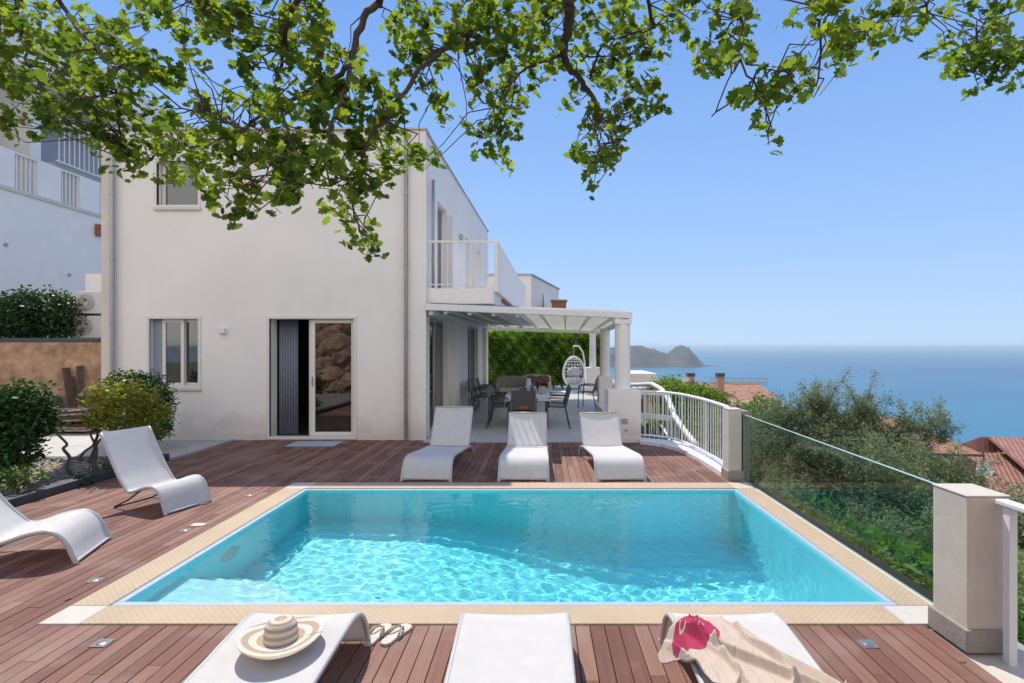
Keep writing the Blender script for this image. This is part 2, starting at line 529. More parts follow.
def sea_mat():
    m, n, l, p = new_mat('sea_water')
    tc = n.new('ShaderNodeTexCoord')
    ns = n.new('ShaderNodeTexNoise'); ns.inputs['Scale'].default_value = .0022; ns.inputs['Detail'].default_value = 6; ns.inputs['Distortion'].default_value = 1.2
    mp = n.new('ShaderNodeMapping'); mp.inputs['Scale'].default_value = (.6, 2.2, 1); mp.inputs['Rotation'].default_value = (0, 0, -.35)
    l.new(tc.outputs['Object'], mp.inputs[0]); l.new(mp.outputs[0], ns.inputs['Vector'])
    rp = n.new('ShaderNodeValToRGB')
    rp.color_ramp.elements[0].position = .35; rp.color_ramp.elements[0].color = (.008, .062, .155, 1)
    rp.color_ramp.elements[1].position = .72; rp.color_ramp.elements[1].color = (.030, .145, .25, 1)
    l.new(ns.outputs[0], rp.inputs[0])
    # shallower, greener water towards the bay
    gr = n.new('ShaderNodeSeparateXYZ'); l.new(tc.outputs['Object'], gr.inputs[0])
    mr = n.new('ShaderNodeMapRange'); mr.inputs['From Min'].default_value = 1200; mr.inputs['From Max'].default_value = 200
    l.new(gr.outputs[0], mr.inputs[0])
    mx = n.new('ShaderNodeMixRGB'); mx.inputs[2].default_value = (.022, .155, .245, 1)
    l.new(mr.outputs[0], mx.inputs[0]); l.new(rp.outputs[0], mx.inputs[1])
    l.new(mx.outputs[0], p.inputs['Base Color'])
    p.inputs['Roughness'].default_value = .32
    p.inputs['IOR'].default_value = 1.33
    n2 = n.new('ShaderNodeTexNoise'); n2.inputs['Scale'].default_value = .15; n2.inputs['Detail'].default_value = 8
    l.new(tc.outputs['Object'], n2.inputs['Vector'])
    bp = n.new('ShaderNodeBump'); bp.inputs['Distance'].default_value = 1.5; bp.inputs['Strength'].default_value = .35
    l.new(n2.outputs[0], bp.inputs['Height']); l.new(bp.outputs[0], p.inputs['Normal'])
    return m


M['oak_leaf'] = leaf_mat('oak_leaf', (.04, .078, .018), (.19, .25, .052), .5, (2.5, 2.4, .75), .65, .1)
M['olive_leaf'] = leaf_mat('olive_leaf', (.06, .095, .045), (.24, .28, .16), .25, (1.6, 1.8, .9), .6, .15)
M['hedge_leaf'] = leaf_mat('hedge_leaf', (.05, .11, .015), (.31, .43, .08), .5, (2.6, 2.6, .7), .6, .15)
M['shrub_leaf'] = leaf_mat('shrub_leaf', (.04, .09, .015), (.19, .26, .045), .4, (2.4, 2.4, .8), .6, .15)
M['laurel_leaf'] = leaf_mat('laurel_leaf', (.02, .06, .014), (.06, .13, .03), .2, (1.6, 2.0, .7), .5, .2)
M['ivy_leaf'] = leaf_mat('ivy_leaf', (.018, .04, .016), (.05, .10, .03), .2, (1.6, 2.0, .7))
M['yellow_leaf'] = leaf_mat('yellow_leaf', (.09, .12, .015), (.38, .38, .05), .35, (2.0, 2.0, .6))
M['grass_leaf'] = leaf_mat('grass_leaf', (.045, .10, .018), (.14, .24, .05), .35, (2.0, 2.2, .7))

SHAPES = {
    'oval': [(0, 0), (.22, .2), (.3, .5), (.2, .8), (0, 1), (-.2, .8), (-.3, .5), (-.22, .2)],
    'slim': [(0, 0), (.11, .3), (.1, .7), (0, 1), (-.1, .7), (-.11, .3)],
    'quad': [(0, 0), (.3, .5), (0, 1), (-.3, .5)],
    'oak': [(0, -.1), (.04, .08), (.17, .08), (.25, .17), (.16, .27), (.30, .36), (.37, .48), (.30, .56), (.20, .55), (.30, .70), (.26, .82), (.15, .80), (.10, .95), (0, 1.0),
            (-.10, .95), (-.15, .80), (-.26, .82), (-.30, .70), (-.20, .55), (-.30, .56), (-.37, .48), (-.30, .36), (-.16, .27), (-.25, .17), (-.17, .08), (-.04, .08)],
}


def leaves(name, m, parent, cen, size, shape='oval', up=0.4, jitter=.35, tone=None, outward=None):
    """one mesh of many small leaves standing at the points cen (N,3)"""
    cen = np.asarray(cen, float)
    N = len(cen)
    off = world_off(parent) if parent else Vector((0, 0, 0))
    cen = cen - np.array(off)
    sh = np.array(SHAPES[shape]); k = len(sh)
    nrm = NP.normal(size=(N, 3)); nrm /= np.linalg.norm(nrm, axis=1)[:, None]
    nrm[:, 2] = np.abs(nrm[:, 2])
    nrm = nrm * (1 - up) + np.array([0, 0, up])
    if outward is not None: nrm += outward
    nrm /= np.linalg.norm(nrm, axis=1)[:, None]
    a = np.cross(nrm, NP.normal(size=(N, 3))); a /= np.linalg.norm(a, axis=1)[:, None]
    b = np.cross(nrm, a)
    sz = size * (1 + jitter * (NP.random(N) * 2 - 1))
    bend = (NP.random(N) - .3) * .5
    u, v = sh[:, 0], sh[:, 1] - .5
    pts = cen[:, None, :] + sz[:, None, None] * (u[None, :, None] * a[:, None, :] + v[None, :, None] * b[:, None, :]
          + (bend[:, None] * (np.abs(u)[None, :] * .9 - (v ** 2)[None, :]))[:, :, None] * nrm[:, None, :])
    me = bpy.data.meshes.new(name)
    me.vertices.add(N * k); me.vertices.foreach_set('co', pts.reshape(-1))
    me.loops.add(N * k); me.loops.foreach_set('vertex_index', np.arange(N * k, dtype=np.int32))
    me.polygons.add(N); me.polygons.foreach_set('loop_start', np.arange(0, N * k, k, dtype=np.int32))
    me.polygons.foreach_set('loop_total', np.full(N, k, dtype=np.int32))
    me.update(calc_edges=True)
    t = me.attributes.new('tone', 'FLOAT', 'FACE')
    tv = NP.random(N) if tone is None else np.clip(tone + (NP.random(N) - .5) * .5, 0, 1)
    t.data.foreach_set('value', tv)
    me.materials.append(m)
    o = bpy.data.objects.new(name, me)
    C.objects.link(o)
    if parent: o.parent = parent
    return o


def blob_points(blobs, dens, shell=.55):
    """points inside ellipsoids (x,y,z,rx,ry,rz); dens = points per m2 of rough surface"""
    out, tone = [], []
    for (x, y, z, rx, ry, rz) in blobs:
        n = max(6, int(dens * 4 * math.pi * ((rx * ry + ry * rz + rx * rz) / 3)))
        d = NP.normal(size=(n, 3)); d /= np.linalg.norm(d, axis=1)[:, None]
        r = shell + (1 - shell) * NP.random(n) ** .7
        r *= 1 + .16 * NP.normal(size=n)
        out.append(np.array([x, y, z]) + d * r[:, None] * np.array([rx, ry, rz]))
        tone.append(np.full(n, NP.random() * .5 + .25))
    return np.concatenate(out), np.concatenate(tone)
# ------------------------------------------------------------ terrain, sea, headland
def smooth(a, b, x):
    t = min(1, max(0, (x - a) / (b - a)))
    return t * t * (3 - 2 * t)


def terrain_z(x, y):
    z = -0.45
    if -4.5 < x < 2.86 and 0.5 < y < 9.5: return -2.6
    if x > 2.9:
        z -= 1.3 * smooth(2.9, 4.2, x) + 0.30 * max(0, x - 4.0) ** 0.98
    elif x > 0 and y > 24:
        z -= 0.22 * x * smooth(24, 34, y)
    if y > 24:
        z -= 0.16 * (y - 24)
    if x < -9 and y > 12.6:
        z += 1.5 * smooth(12.6, 12.9, y) * smooth(-9, -9.4, x)
    z += 0.25 * math.sin(x * .31 + y * .17) * smooth(6, 14, max(x, y - 20))
    return max(z, -75.0)


xs = sorted(set([-400, -200, -100, -60, -40, -30, -24, -20, -16, -13, -11, -10, -9.5, -9.3, -9, -8.2, -6, -4, -2, 0, 1, 2, 2.85, 2.87, 2.95, 3.2, 3.5, 3.8, 4.2, 4.8]
                + [5 + i for i in range(0, 30)] + [36 + i * 4 for i in range(30)] + [170, 220, 300, 420]))
ys = sorted(set([-60, -30, -15, -8] + [-5 + i for i in range(0, 45)] + [12.6, 12.75, 12.9] + [42 + i * 4 for i in range(30)] + [180, 220, 280, 350, 450, 600]))
t = MB(); t.sheet([[(x, y, terrain_z(x, y)) for x in xs] for y in ys])
M['ground'] = mat('ground', (.10, .095, .055), .95, .4, .5, .6, 12, col2=[.20, .17, .11], detail=9)
tag(t.build('terrain', M['ground'], smooth=True), kind='structure')

rows = []
for r in [0, 30, 80, 160, 300, 600, 1200, 2500, 5000, 10000, 20000, 40000, 60000]:
    rows.append([(r * math.cos(a * math.pi / 48), 100 + r * math.sin(a * math.pi / 48), -70) for a in range(0, 97)])
t = MB(); t.sheet(rows)
sea = tag(t.build('sea', sea_mat(), smooth=True), kind='structure')

# headland: ridge line given as (pixel x, pixel y of the crest), about 2 km off
t = MB()
crest = [(560, 352), (600, 349), (622, 346), (640, 345.5), (648, 348), (656, 350), (662, 352.5), (667, 354.5), (671, 351), (676, 347.5), (680, 345.6), (684, 345.4), (688, 348.5), (693, 354), (698, 360), (702, 364.6), (708, 365.6), (716, 366.0)]
rows = []
cr = []
for i in range(len(crest) - 1):
    for k in range(6):
        a = k / 6
        cr.append((crest[i][0] * (1 - a) + crest[i + 1][0] * a, crest[i][1] * (1 - a) + crest[i + 1][1] * a))
for j in range(15):
    s = j / 14
    row = []
    for (px, py) in cr:
        Yc = 2150
        top = P(px, py, Yc)
        hgt = max(0.5, top.z + 70)
        prof = math.sin(s * math.pi) ** 1.15
        y = Yc + (s - .5) * (2.0 * hgt + 250)
        rug = 1 + .10 * math.sin(px * .9 + j * 1.3) * math.sin(px * .37 - j * .8) * (1 if 0 < j < 14 and j != 7 else 0)
        row.append((top.x * (y / Yc) ** .3, y, -72 + (hgt + 2) * prof * rug))
    rows.append(row)
t.sheet(rows)
M['headland'] = mat('headland', (.012, .018, .012), .95, .4, .014, .0, 1, col2=[.12, .10, .07], detail=12)
tag(t.build('headland', M['headland'], smooth=True), kind='structure')

# ------------------------------------------------------------ pool
PX0, PX1, PY0, PY1 = -2.85, 2.37, 3.845, 6.84
WZ = -0.022
pool = empty('swimming_pool', (0, 5.3, 0), 'rectangular turquoise tiled swimming pool with beige coping sunk into the wooden deck', 'swimming pool')


def floor_z(x):
    return -1.13 - .70 * smooth(-1.6, 1.3, x)


t = MB()
nx = 40
fx = [PX0 + (PX1 - PX0) * i / nx for i in range(nx + 1)]
t.sheet([[(x, PY0, floor_z(x)) for x in fx], [(x, PY1, floor_z(x)) for x in fx]])
t.sheet([[(x, PY1, floor_z(x)) for x in fx], [(x, PY1, 0) for x in fx]])
t.sheet([[(x, PY0, 0) for x in fx], [(x, PY0, floor_z(x)) for x in fx]])
t.add([(PX0, PY0, 0), (PX0, PY0, floor_z(PX0)), (PX0, PY1, floor_z(PX0)), (PX0, PY1, 0)], [(0, 1, 2, 3)])
t.add([(PX1, PY0, 0), (PX1, PY1, 0), (PX1, PY1, floor_z(PX1)), (PX1, PY0, floor_z(PX1))], [(0, 1, 2, 3)])
basin = t.build('basin', M['pool_tiles'], pool)
basin.cycles.is_caustics_receiver = True
M['step_tiles'] = mosaic_mat('step_tiles', (.38, .82, .86), (.32, .77, .83), (.45, .84, .87), .03, .35, False, .1, .1, .1)
for i, (r, z) in enumerate([(.66, -.24), (.92, -.50), (1.18, -.78)]):
    t = MB()
    n = 28
    poly = [(PX0 + .002, PY0 + .002)]
    for k in range(n + 1):
        a = math.pi / 2 * k / n
        poly.append((PX0 + .002 + r * math.cos(a), PY0 + .002 + .95 * r * math.sin(a)))
    t.prism(poly, floor_z(PX0) - .01, z)
    s = t.build('step', M['step_tiles'], pool)
    s.cycles.is_caustics_receiver = True

# water surface with small waves
R2 = random.Random(5)
WV = []
for i in range(90):
    L = R2.uniform(.055, .21); k = 2 * math.pi / L; th = R2.gauss(1.1, 1.0)
    WV.append((k * math.cos(th), k * math.sin(th), .000048 * (L / .1) ** 1.4, R2.uniform(0, 6.28)))
nx, ny = 620, 380
# surface extended unseen under the coping, added so refracted sunlight reaches the floor
gx = np.linspace(PX0 - .25, PX1 + .02, nx + 1); gy = np.linspace(PY0 - .02, PY1 + .44, ny + 1)
XX, YY = np.meshgrid(gx, gy)
ZZ = np.zeros_like(XX)
for kx, ky, a, p in WV: ZZ += a * np.sin(kx * XX + ky * YY + p)
t = MB()
t.v = [(float(a), float(b), float(WZ + c)) for a, b, c in zip(XX.ravel(), YY.ravel(), ZZ.ravel())]
t.f = [(j * (nx + 1) + i, j * (nx + 1) + i + 1, (j + 1) * (nx + 1) + i + 1, (j + 1) * (nx + 1) + i) for j in range(ny) for i in range(nx)]
water = t.build('water', water_mat(), pool, smooth=True)
water.cycles.is_caustics_caster = True

g = .055
t = MB()
for (x0, x1, y0, y1) in [(PX0 - g, PX1 + g, PY0 - g, PY0 - .003), (PX0 - g, PX1 + g, PY1 + .003, PY1 + g), (PX0 - g, PX0 - .003, PY0, PY1), (PX1 + .003, PX1 + g, PY0, PY1)]:
    t.box(x0, x1, y0, y1, -.12, .002)
t.build('gutter', M['gutter'], pool)
M['slots'] = mosaic_mat('gutter_slots', (.55, .58, .62), (.5, .54, .6), (.03, .03, .035), .018, .5, False, .5, .2)
for a_, b_ in ((PY0 - g - .014, PY0 - g - .001), (PY1 + g + .001, PY1 + g + .012)):
    t = MB(); t.box(PX0 - g, PX1 + g, a_, b_, -.1, .003); t.build('overflow_slot', M['slots'], pool)
CX0, CX1, CY0, CY1 = -3.16, 2.645, 3.525, 7.19
gy0, gy1 = PY0 - g - .015, PY1 + g + .013
for q in [(CX0, PX0 - g - .001, gy0, gy1), (PX1 + g + .001, CX1, gy0, gy1), (-2.9, 2.30, CY0, gy0), (CX0 + .3, CX1 - .24, gy1, CY1)]:
    t = MB(); t.box(*q, -.15, .010); t.build('coping', M['coping'], pool, bevel=.004)
for q in [(CX0, -2.903, CY0, gy0 - .004), (2.303, CX1, CY0, gy0 - .004), (CX0, CX0 + .297, gy1 + .003, CY1), (CX1 - .237, CX1, gy1 + .003, CY1)]:
    t = MB(); t.box(*q, -.15, .0095); t.build('corner_tile', M['marble'], pool, bevel=.003)
# round lamp on the left pool wall
t = MB()
prof = [(.0, .035), (.06, .034), (.085, .028), (.1, .018), (.135, .016), (.15, .006), (.15, 0)]
n0 = len(t.v)
t.lathe(prof, (0, 0, 0), 28)
t.v = [(PX0 + z, 5.15 + x, -.42 + y) for x, y, z in t.v]
pl = t.build('pool_lamp', M['marble'], pool, smooth=True)
pl.cycles.is_caustics_receiver = True

# ------------------------------------------------------------ deck boards
t = MB(); tones = []
edge = [(1.70, 10.26), (1.85, 10.12), (2.18, 9.85), (2.42, 9.10), (2.56, 8.2), (2.60, 7.3)]


def edge_y(x):
    if x <= edge[0][0]: return 10.26
    for (xa, ya), (xb, yb) in zip(edge, edge[1:]):
        if x <= xb: return ya + (yb - ya) * (x - xa) / (xb - xa)
    return 7.2


pitch = 2.56 / 28
x = -5.72
while x < 2.60:
    x1 = min(x + pitch - .0062, 2.60)
    xm = (x + x1) / 2
    ymax = 10.535 if xm < -2.2 else edge_y(xm)
    spans = [(-2.0, CY0 - .004), (CY1 + .004, ymax)] if CX0 - .002 < x1 and x < CX1 else [(-2.0, ymax)]
    if xm > 2.44: spans = [(CY1 + .004, ymax)]
    for (a, b) in spans:
        y = a
        first = True
        while y < b - .01:
            L = R.uniform(.7, 2.4) if first else R.choice([1.5, 1.8, 2.1, 2.4])
            first = False
            y1 = min(y + L, b)
            if b - y1 < .35: y1 = b
            dz = R.uniform(-.0012, .0012)
            t.box(x, x1, y, y1 - .003, -.035 + dz, dz)
            tones += [R.random()] * 6
            y = y1
    x += pitch
deck = t.build('wooden_deck', M['deck'])
at = deck.data.attributes.new('tone', 'FLOAT', 'FACE')
at.data.foreach_set('value', tones)
tag(deck, kind='structure')
t = MB()
for q in [(-5.8, CX0 - .02, -2, 10.5), (CX1 + .02, 2.86, .6, 7.3), (CX0 - .02, CX1 + .02, -2, CY0 - .02), (CX0 - .02, 2.3, CY1 + .02, 10.26)]:
    t.box(*q, -.44, -.045)
M['subdeck'] = mat('subdeck', (.03, .025, .022), .9)
tag(t.build('deck_base', M['subdeck']), kind='structure')

# ------------------------------------------------------------ terrace, left paving, kerbs, garden bed
t = MB(); t.prism([(-2.15, 10.265), (1.75, 10.265), (2.3, 14), (2.75, 24), (-1.7, 24)], -.6, .012)
tag(t.build('terrace', M['terrace_tiles']), kind='structure')
t = MB(); t.prism([(-30, 8.92), (-5.80, 8.92), (-5.80, 10.54), (-8.2, 10.56), (-8.2, 12.35), (-30, 12.35)], -.35, -.004)
tag(t.build('paving', M['pave']), kind='structure')
t = MB(); t.box(-5.80, -5.735, 8.70, 10.53, -.2, .02)
tag(t.build('paving_edge', M['concrete']), kind='structure')
t = MB(); t.box(-5.92, -5.745, 0, 8.69, -.3, .10); t.box(-8.2, -5.925, 8.74, 8.91, -.3, .012)
tag(t.build('garden_kerb', M['kerb'], bevel=.01), kind='structure')
M['gravel'] = mat('gravel', (.11, .09, .065), .95, .5, 22, 1.0, 60, col2=[.42, .37, .30], detail=8)
rows = []
for j in range(80):
    rows.append([(-30 + (24.08) * (i / 160) ** .5, 8.9 - j * .115, -.03 + .035 * math.sin(i * .9 + j * .4) * math.cos(j * .7 - i * .3) + R.uniform(-.018, .018)) for i in range(161)])
t = MB(); t.sheet(rows[::-1])
tag(t.build('garden_bed', M['gravel']), kind='structure')
# dead leaves and stones on the bed
cen = [(R.uniform(-9.5, -5.95), R.uniform(6.0, 8.85), .012) for _ in range(2600)]
M['litter'] = leaf_mat('litter', (.10, .07, .04), (.45, .36, .25), .0)
tag(leaves('leaf_litter', M['litter'], None, cen, .055, 'oval', .8), 'dry fallen leaves and chips strewn over the gravel garden bed', 'leaf litter', kind='stuff')

# right kerb strip next to the deck and the low wall carrying the pillars
t = MB(); t.box(2.44, 2.87, -1, 3.70, -1.6, -.02)
tag(t.build('stone_strip', M['plaster_post']), kind='structure')
t = MB(); t.box(2.650, 2.70, 3.51, 7.28, -1.9, -.004)
tag(t.build('pool_side_wall', M['plaster_cream']), kind='structure')
t = MB()
kin = [(1.80, 10.10), (2.12, 9.83), (2.32, 9.35), (2.42, 8.6), (2.45, 7.9), (2.45, 7.56)]
kout = [(1.88, 10.55), (2.45, 10.15), (2.65, 9.5), (2.74, 8.7), (2.76, 7.95), (2.76, 7.56)]
for i in range(len(kin) - 1):
    t.prism([kin[i], kin[i + 1], kout[i + 1], kout[i]][::-1], -.9, .055)
tag(t.build('curved_kerb', M['white_paint']), kind='structure')


# ------------------------------------------------------------ wall builder with openings
def wall_open(t, a, b, z0, z1, thick, ops, side=1):
    a, b = Vector(a), Vector(b)
    L = (b - a).length
    d = (b - a) / L
    us = sorted(set([0, L] + [o[0] for o in ops] + [o[1] for o in ops]))
    for u0, u1 in zip(us, us[1:]):
        cuts = sorted([(o[2], o[3]) for o in ops if o[0] <= u0 + 1e-6 and o[1] >= u1 - 1e-6])
        z = z0
        for c0, c1 in cuts:
            if c0 > z + 1e-6: t.wall(a + d * u0, a + d * u1, z, c0, thick, side)
            z = c1
        if z < z1: t.wall(a + d * u0, a + d * u1, z, z1, thick, side)


def frame_rect(t, x0, x1, z0, z1, y0, y1, w):
    t.box(x0, x0 + w, y0, y1, z0, z1); t.box(x1 - w, x1, y0, y1, z0, z1)
    t.box(x0 + w, x1 - w, y0, y1, z0, z0 + w); t.box(x0 + w, x1 - w, y0, y1, z1 - w, z1)


# ------------------------------------------------------------ the villa
FY = 10.54
ROOF = 5.82
villa = empty('villa', (-5, 15, 0), 'two storey white rendered villa with flat roof beside the pool', 'house')
HX0, HX1 = -8.13, -2.16
DX0, DX1, DZ0, DZ1 = -5.09, -3.50, .035, 2.28
W0, W1, WZ0, WZ1 = -7.35, -6.43, .98, 2.28
U0, U1, UZ0, UZ1 = -7.21, -6.43, 4.37, 5.25
t = MB()
wall_open(t, (HX0, FY), (HX1, FY), -.3, ROOF, .3, [(DX0 - HX0, DX1 - HX0, DZ0, DZ1), (W0 - HX0, W1 - HX0, WZ0, WZ1), (U0 - HX0, U1 - HX0, UZ0, UZ1)], 1)
sa, sb = Vector((-2.16, 10.84)), Vector((-1.85, 19.5))
sdir = (sb - sa).normalized()
sops = [(.10, 1.86, .05, 2.35), (4.63, 6.53, .05, 2.35), (.80, 1.72, 2.87, 4.80), (4.2, 5.2, 2.87, 4.75), (6.0, 7.0, 2.87, 4.75)]
wall_open(t, sa, sb, -.3, ROOF, .3, sops, 1)
t.box(HX0, HX0 + .3, 10.84, 19.5, -.3, ROOF)
t.box(HX0, -1.85, 19.5, 19.8, -.3, ROOF)
t.build('wall', M['plaster'], villa)
t = MB(); t.box(HX0 - .09, HX0 + .17, FY - .05, FY - .002, -.3, ROOF); t.build('pilaster', M['plaster_cream'], villa)
t = MB(); t.box(HX1 - .32, HX1 + .02, FY - .035, FY - .002, -.3, ROOF); t.build('pilaster', M['plaster'], villa)
t = MB(); t.box(HX0 + .3, -2.45, 10.84, 19.5, 5.5, 5.62)
roof = t.build('roof', M['concrete'], villa)
t = MB(); t.box(HX0 - .12, HX1 + .04, FY - .07, 10.9, ROOF + .002, ROOF + .035)
t.wall(Vector((-2.12, 10.9)), Vector((-1.81, 19.9)), ROOF + .002, ROOF + .03, .40, 1)
t.build('roof_edge', M['alu_grey'], villa)
# base board
for a_, b_ in ((HX0 + .17, DX0 - .06), (DX1 + .06, HX1 - .33)):
    t = MB(); t.box(a_, b_, FY - .012, FY - .002, 0, .11); t.build('skirting', M['plaster_cream'], villa)
# dark rooms behind the openings
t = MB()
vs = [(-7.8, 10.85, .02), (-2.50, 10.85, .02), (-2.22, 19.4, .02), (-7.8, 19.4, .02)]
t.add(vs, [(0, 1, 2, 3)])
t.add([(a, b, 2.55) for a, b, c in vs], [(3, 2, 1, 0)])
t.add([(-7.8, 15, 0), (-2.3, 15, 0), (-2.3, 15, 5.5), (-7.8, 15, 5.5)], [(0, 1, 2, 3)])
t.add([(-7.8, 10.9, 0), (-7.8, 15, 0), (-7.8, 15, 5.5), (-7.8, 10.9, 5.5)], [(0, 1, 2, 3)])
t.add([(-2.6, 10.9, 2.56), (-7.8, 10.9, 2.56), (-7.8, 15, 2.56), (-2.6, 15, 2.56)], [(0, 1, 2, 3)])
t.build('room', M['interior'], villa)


def sill(parent, x0, x1, z):
    t = MB(); t.box(x0 - .04, x1 + .06, FY - .05, FY + .06, z - .05, z); return t.build('sill', M['plaster_cream'], parent, bevel=.005)


M['net_curtain'] = mat('net_curtain', (.60, .57, .52), .9, .06, 10)


# curtain in the open half: hanging folds
def curtain(x0, x1, y, z0, z1, amp=.035, folds=7):
    rows = []
    n = folds * 8
    for z in (z0, z1):
        rows.append([(x0 + (x1 - x0) * i / n, y + amp * math.sin(i / n * folds * 2 * math.pi), z) for i in range(n + 1)])
    t = MB(); t.sheet(rows)
    return t



# surround of door and windows (slightly proud cream bands)
def opening(kind, x0, x1, z0, z1, leafs):
    t = MB()
    frame_rect(t, x0 - .05, x1 + .05, z0 - .02 if kind == 'door' else z0, z1 + .05, FY - .02, FY + .055, .05)
    f = t.build('window' if kind != 'door' else 'sliding_door', M['white_frame'], villa, bevel=.003)
    for (a, b, yo) in leafs:
        t = MB(); frame_rect(t, a, b, z0 + .03, z1 - .002, FY + yo, FY + yo + .05, .075 if kind == 'door' else .06)
        t.build('leaf_frame', M['white_frame'], f, bevel=.004)
        t = MB(); t.box(a + .06, b - .06, FY + yo + .02, FY + yo + .028, z0 + .08, z1 - .06)
        t.build('pane', M['window_glass'], f)
    return f


xm = -4.30
d = opening('door', DX0, DX1, DZ0, DZ1, [(xm - .04, DX1 - .003, .07)])
t = MB(); t.box(xm - .10, xm - .045, FY + .13, FY + .18, DZ0 + .03, DZ1 - .004)
t.build('leaf_frame', M['white_frame'], d)
t = MB(); t.tube([(xm + .0, FY + .055, 1.02), (xm + .0, FY + .03, 1.04), (xm, FY + .03, 1.16), (xm, FY + .055, 1.18)], .008); t.build('handle', M['dark_metal'], d)
w1 = opening('window', W0, W1, WZ0, WZ1, [(W0 + .18, (W0 + W1) / 2 + .13, .09), ((W0 + W1) / 2 + .07, W1 - .003, .15)])
sill(w1, W0, W1, WZ0)
t = curtain(W0 + .12, W1 - .02, FY + .28, WZ0 + .02, WZ1 - .02, .02, 9); o_ = t.build('curtain', M['net_curtain'], villa, smooth=True)
t = MB(); t.box(W0 + .003, W0 + .17, FY + .1, FY + .14, WZ0 + .01, WZ1 - .01); t.build('shutter', M['curtain'], w1)
w2 = opening('window', U0, U1, UZ0, UZ1, [(U0 + .02, U1 - .02, .12)])
sill(w2, U0, U1, UZ0)


o = curtain(DX0 + .03, DX0 + .40, FY + .33, .05, 2.27).build('curtain', M['curtain'], villa, smooth=True)
o.modifiers.new('thick', 'SOLIDIFY').thickness = .004
M['wardrobe'] = mat('wardrobe', (.20, .22, .25), .6, .05)
t = MB(); t.box(-4.62, -4.0, 12.1, 12.15, .5, 2.3); t.build('inner_door', M['wardrobe'], villa)
# wall lamp
t = MB(); t.box(-6.0, -5.90, FY - .09, FY - .003, 2.0, 2.11); t.build('wall_lamp', M['white_paint'], villa, bevel=.01)


# downpipes with brackets
def pipe(x, y, z0, z1, r, m, brackets):
    t = MB(); t.tube([(x, y, z0), (x, y, z1)], r, 12)
    o = t.build('downpipe', m, villa, smooth=True, auto=40)
    for z in brackets:
        t = MB(); t.tube([(x, y, z - .012), (x, y, z + .012)], r + .012, 12); t.box(x - .008, x + .008, y, y + .08, z - .01, z + .01)
        t.build('pipe_bracket', M['alu_grey'], o)
pipe(-2.50, FY - .10, .03, ROOF - .05, .036, M['pipe'], [.9, 2.05, 3.3, 4.6])
pipe(-7.98, FY - .10, .1, ROOF - .05, .036, M['alu_grey'], [.9, 2.2, 3.4, 4.6])
t = MB(); t.tube([(-2.08, 10.90, 2.9), (-2.08, 10.90, 5.0)], .032, 12); t.build('downpipe', M['alu_grey'], villa, smooth=True)


# glazing in the side wall
def side_glass(name, u0, u1, z0, z1, n, m, reveal=.10):
    root = None
    a = sa + sdir * u0; nrm = Vector((-sdir.y, sdir.x))
    for k in range(n):
        p = sa + sdir * (u0 + (u1 - u0) * k / n) + nrm * reveal
        q = sa + sdir * (u0 + (u1 - u0) * (k + 1) / n) + nrm * reveal
        t = MB(); w_ = .06
        e = sdir
        t.wall(p, p + e * w_, z0, z1, .05); t.wall(q - e * w_, q, z0, z1, .05)
        t.wall(p + e * w_, q - e * w_, z0, z0 + w_, .05); t.wall(p + e * w_, q - e * w_, z1 - w_, z1, .05)
        if root is None:
            root = t.build(name, M['alu_grey'], villa)
        else:
            t.build('leaf_frame', M['alu_grey'], root)
        t = MB(); t.wall(p + e * w_ + nrm * .02, q - e * w_ + nrm * .02, z0 + w_, z1 - w_, .01)
        t.build('pane', m, root)
    return root


side_glass('glass_door', .11, 1.85, .05, 2.34, 2, M['mirror_glass'])
side_glass('glass_door', 4.64, 6.52, .05, 2.34, 2, M['mirror_glass'])
side_glass('balcony_door', .81, 1.71, 2.88, 4.79, 1, M['mirror_glass'])
for (u0, u1) in ((4.2, 5.2), (6.0, 7.0)):
    t = MB(); nrm = Vector((-sdir.y, sdir.x))
    p, q = sa + sdir * u0 + nrm * .06, sa + sdir * u1 + nrm * .06
    z = 2.88
    while z < 4.70:
        t.wall(p, q, z, z + .05, .03); z += .058
    t.build('shutter', M['white_paint'], villa)
# open shutter leafs standing out from the wall
for u in (1.76, 5.25):
    p = sa + sdir * u
    t = MB(); t.box(p.x + .01, p.x + .13, p.y, p.y + .035, 2.9, 4.72); t.build('shutter', M['white_frame' if u > 2 else 'white_paint'], villa)
t = MB(); p = sa + sdir * 3.3; t.box(p.x + .005, p.x + .09, p.y, p.y + .12, 4.45, 4.6); t.build('wall_lamp', M['alu_grey'], villa)
# piers on the terrace side
for u0, u1 in ((2.25, 2.65), (7.6, 8.1)):
    t = MB(); p, q = sa + sdir * u0, sa + sdir * u1; t.wall(p, q, .01, 2.57, .12, -1); t.build('pier', M['plaster'], villa)

# balcony
BX0, BX1 = -2.12, -.82
t = MB()
t.prism([(-2.155, 10.60), (BX1 - .06, 10.60), (-.58, 18.6), (-1.88, 18.6)], 2.57, 2.86)
bal = t.build('balcony', M['plaster'], villa)
t = MB(); t.prism([(BX1 - .055, 10.60), (BX1 + .02, 10.60), (-.50, 18.7), (-.575, 18.7)], 2.80, 3.76)
t.prism([(-1.87, 18.605), (-.58, 18.605), (-.576, 18.7), (-1.87, 18.7)], 2.80, 3.76)
t.build('parapet', M['plaster'], bal)
for k in range(9):
    t = MB(); y = 11.2 + k * .35; t.box(-.80 + (y - 10.6) * .037, -.74 + (y - 10.6) * .037, y, y + .1, 2.64, 2.72)
    t.build('drain_slot', M['brick_red'], bal)
t = MB()
t.bar((-2.16, 10.66, 3.755), (BX1, 10.66, 3.755), .04, .04)
rail = t.build('railing', M['white_paint'], bal)
t = MB(); t.bar((-2.14, 10.66, 2.94), (BX1, 10.66, 2.94), .03, .02); t.build('bottom_rail', M['white_paint'], rail)
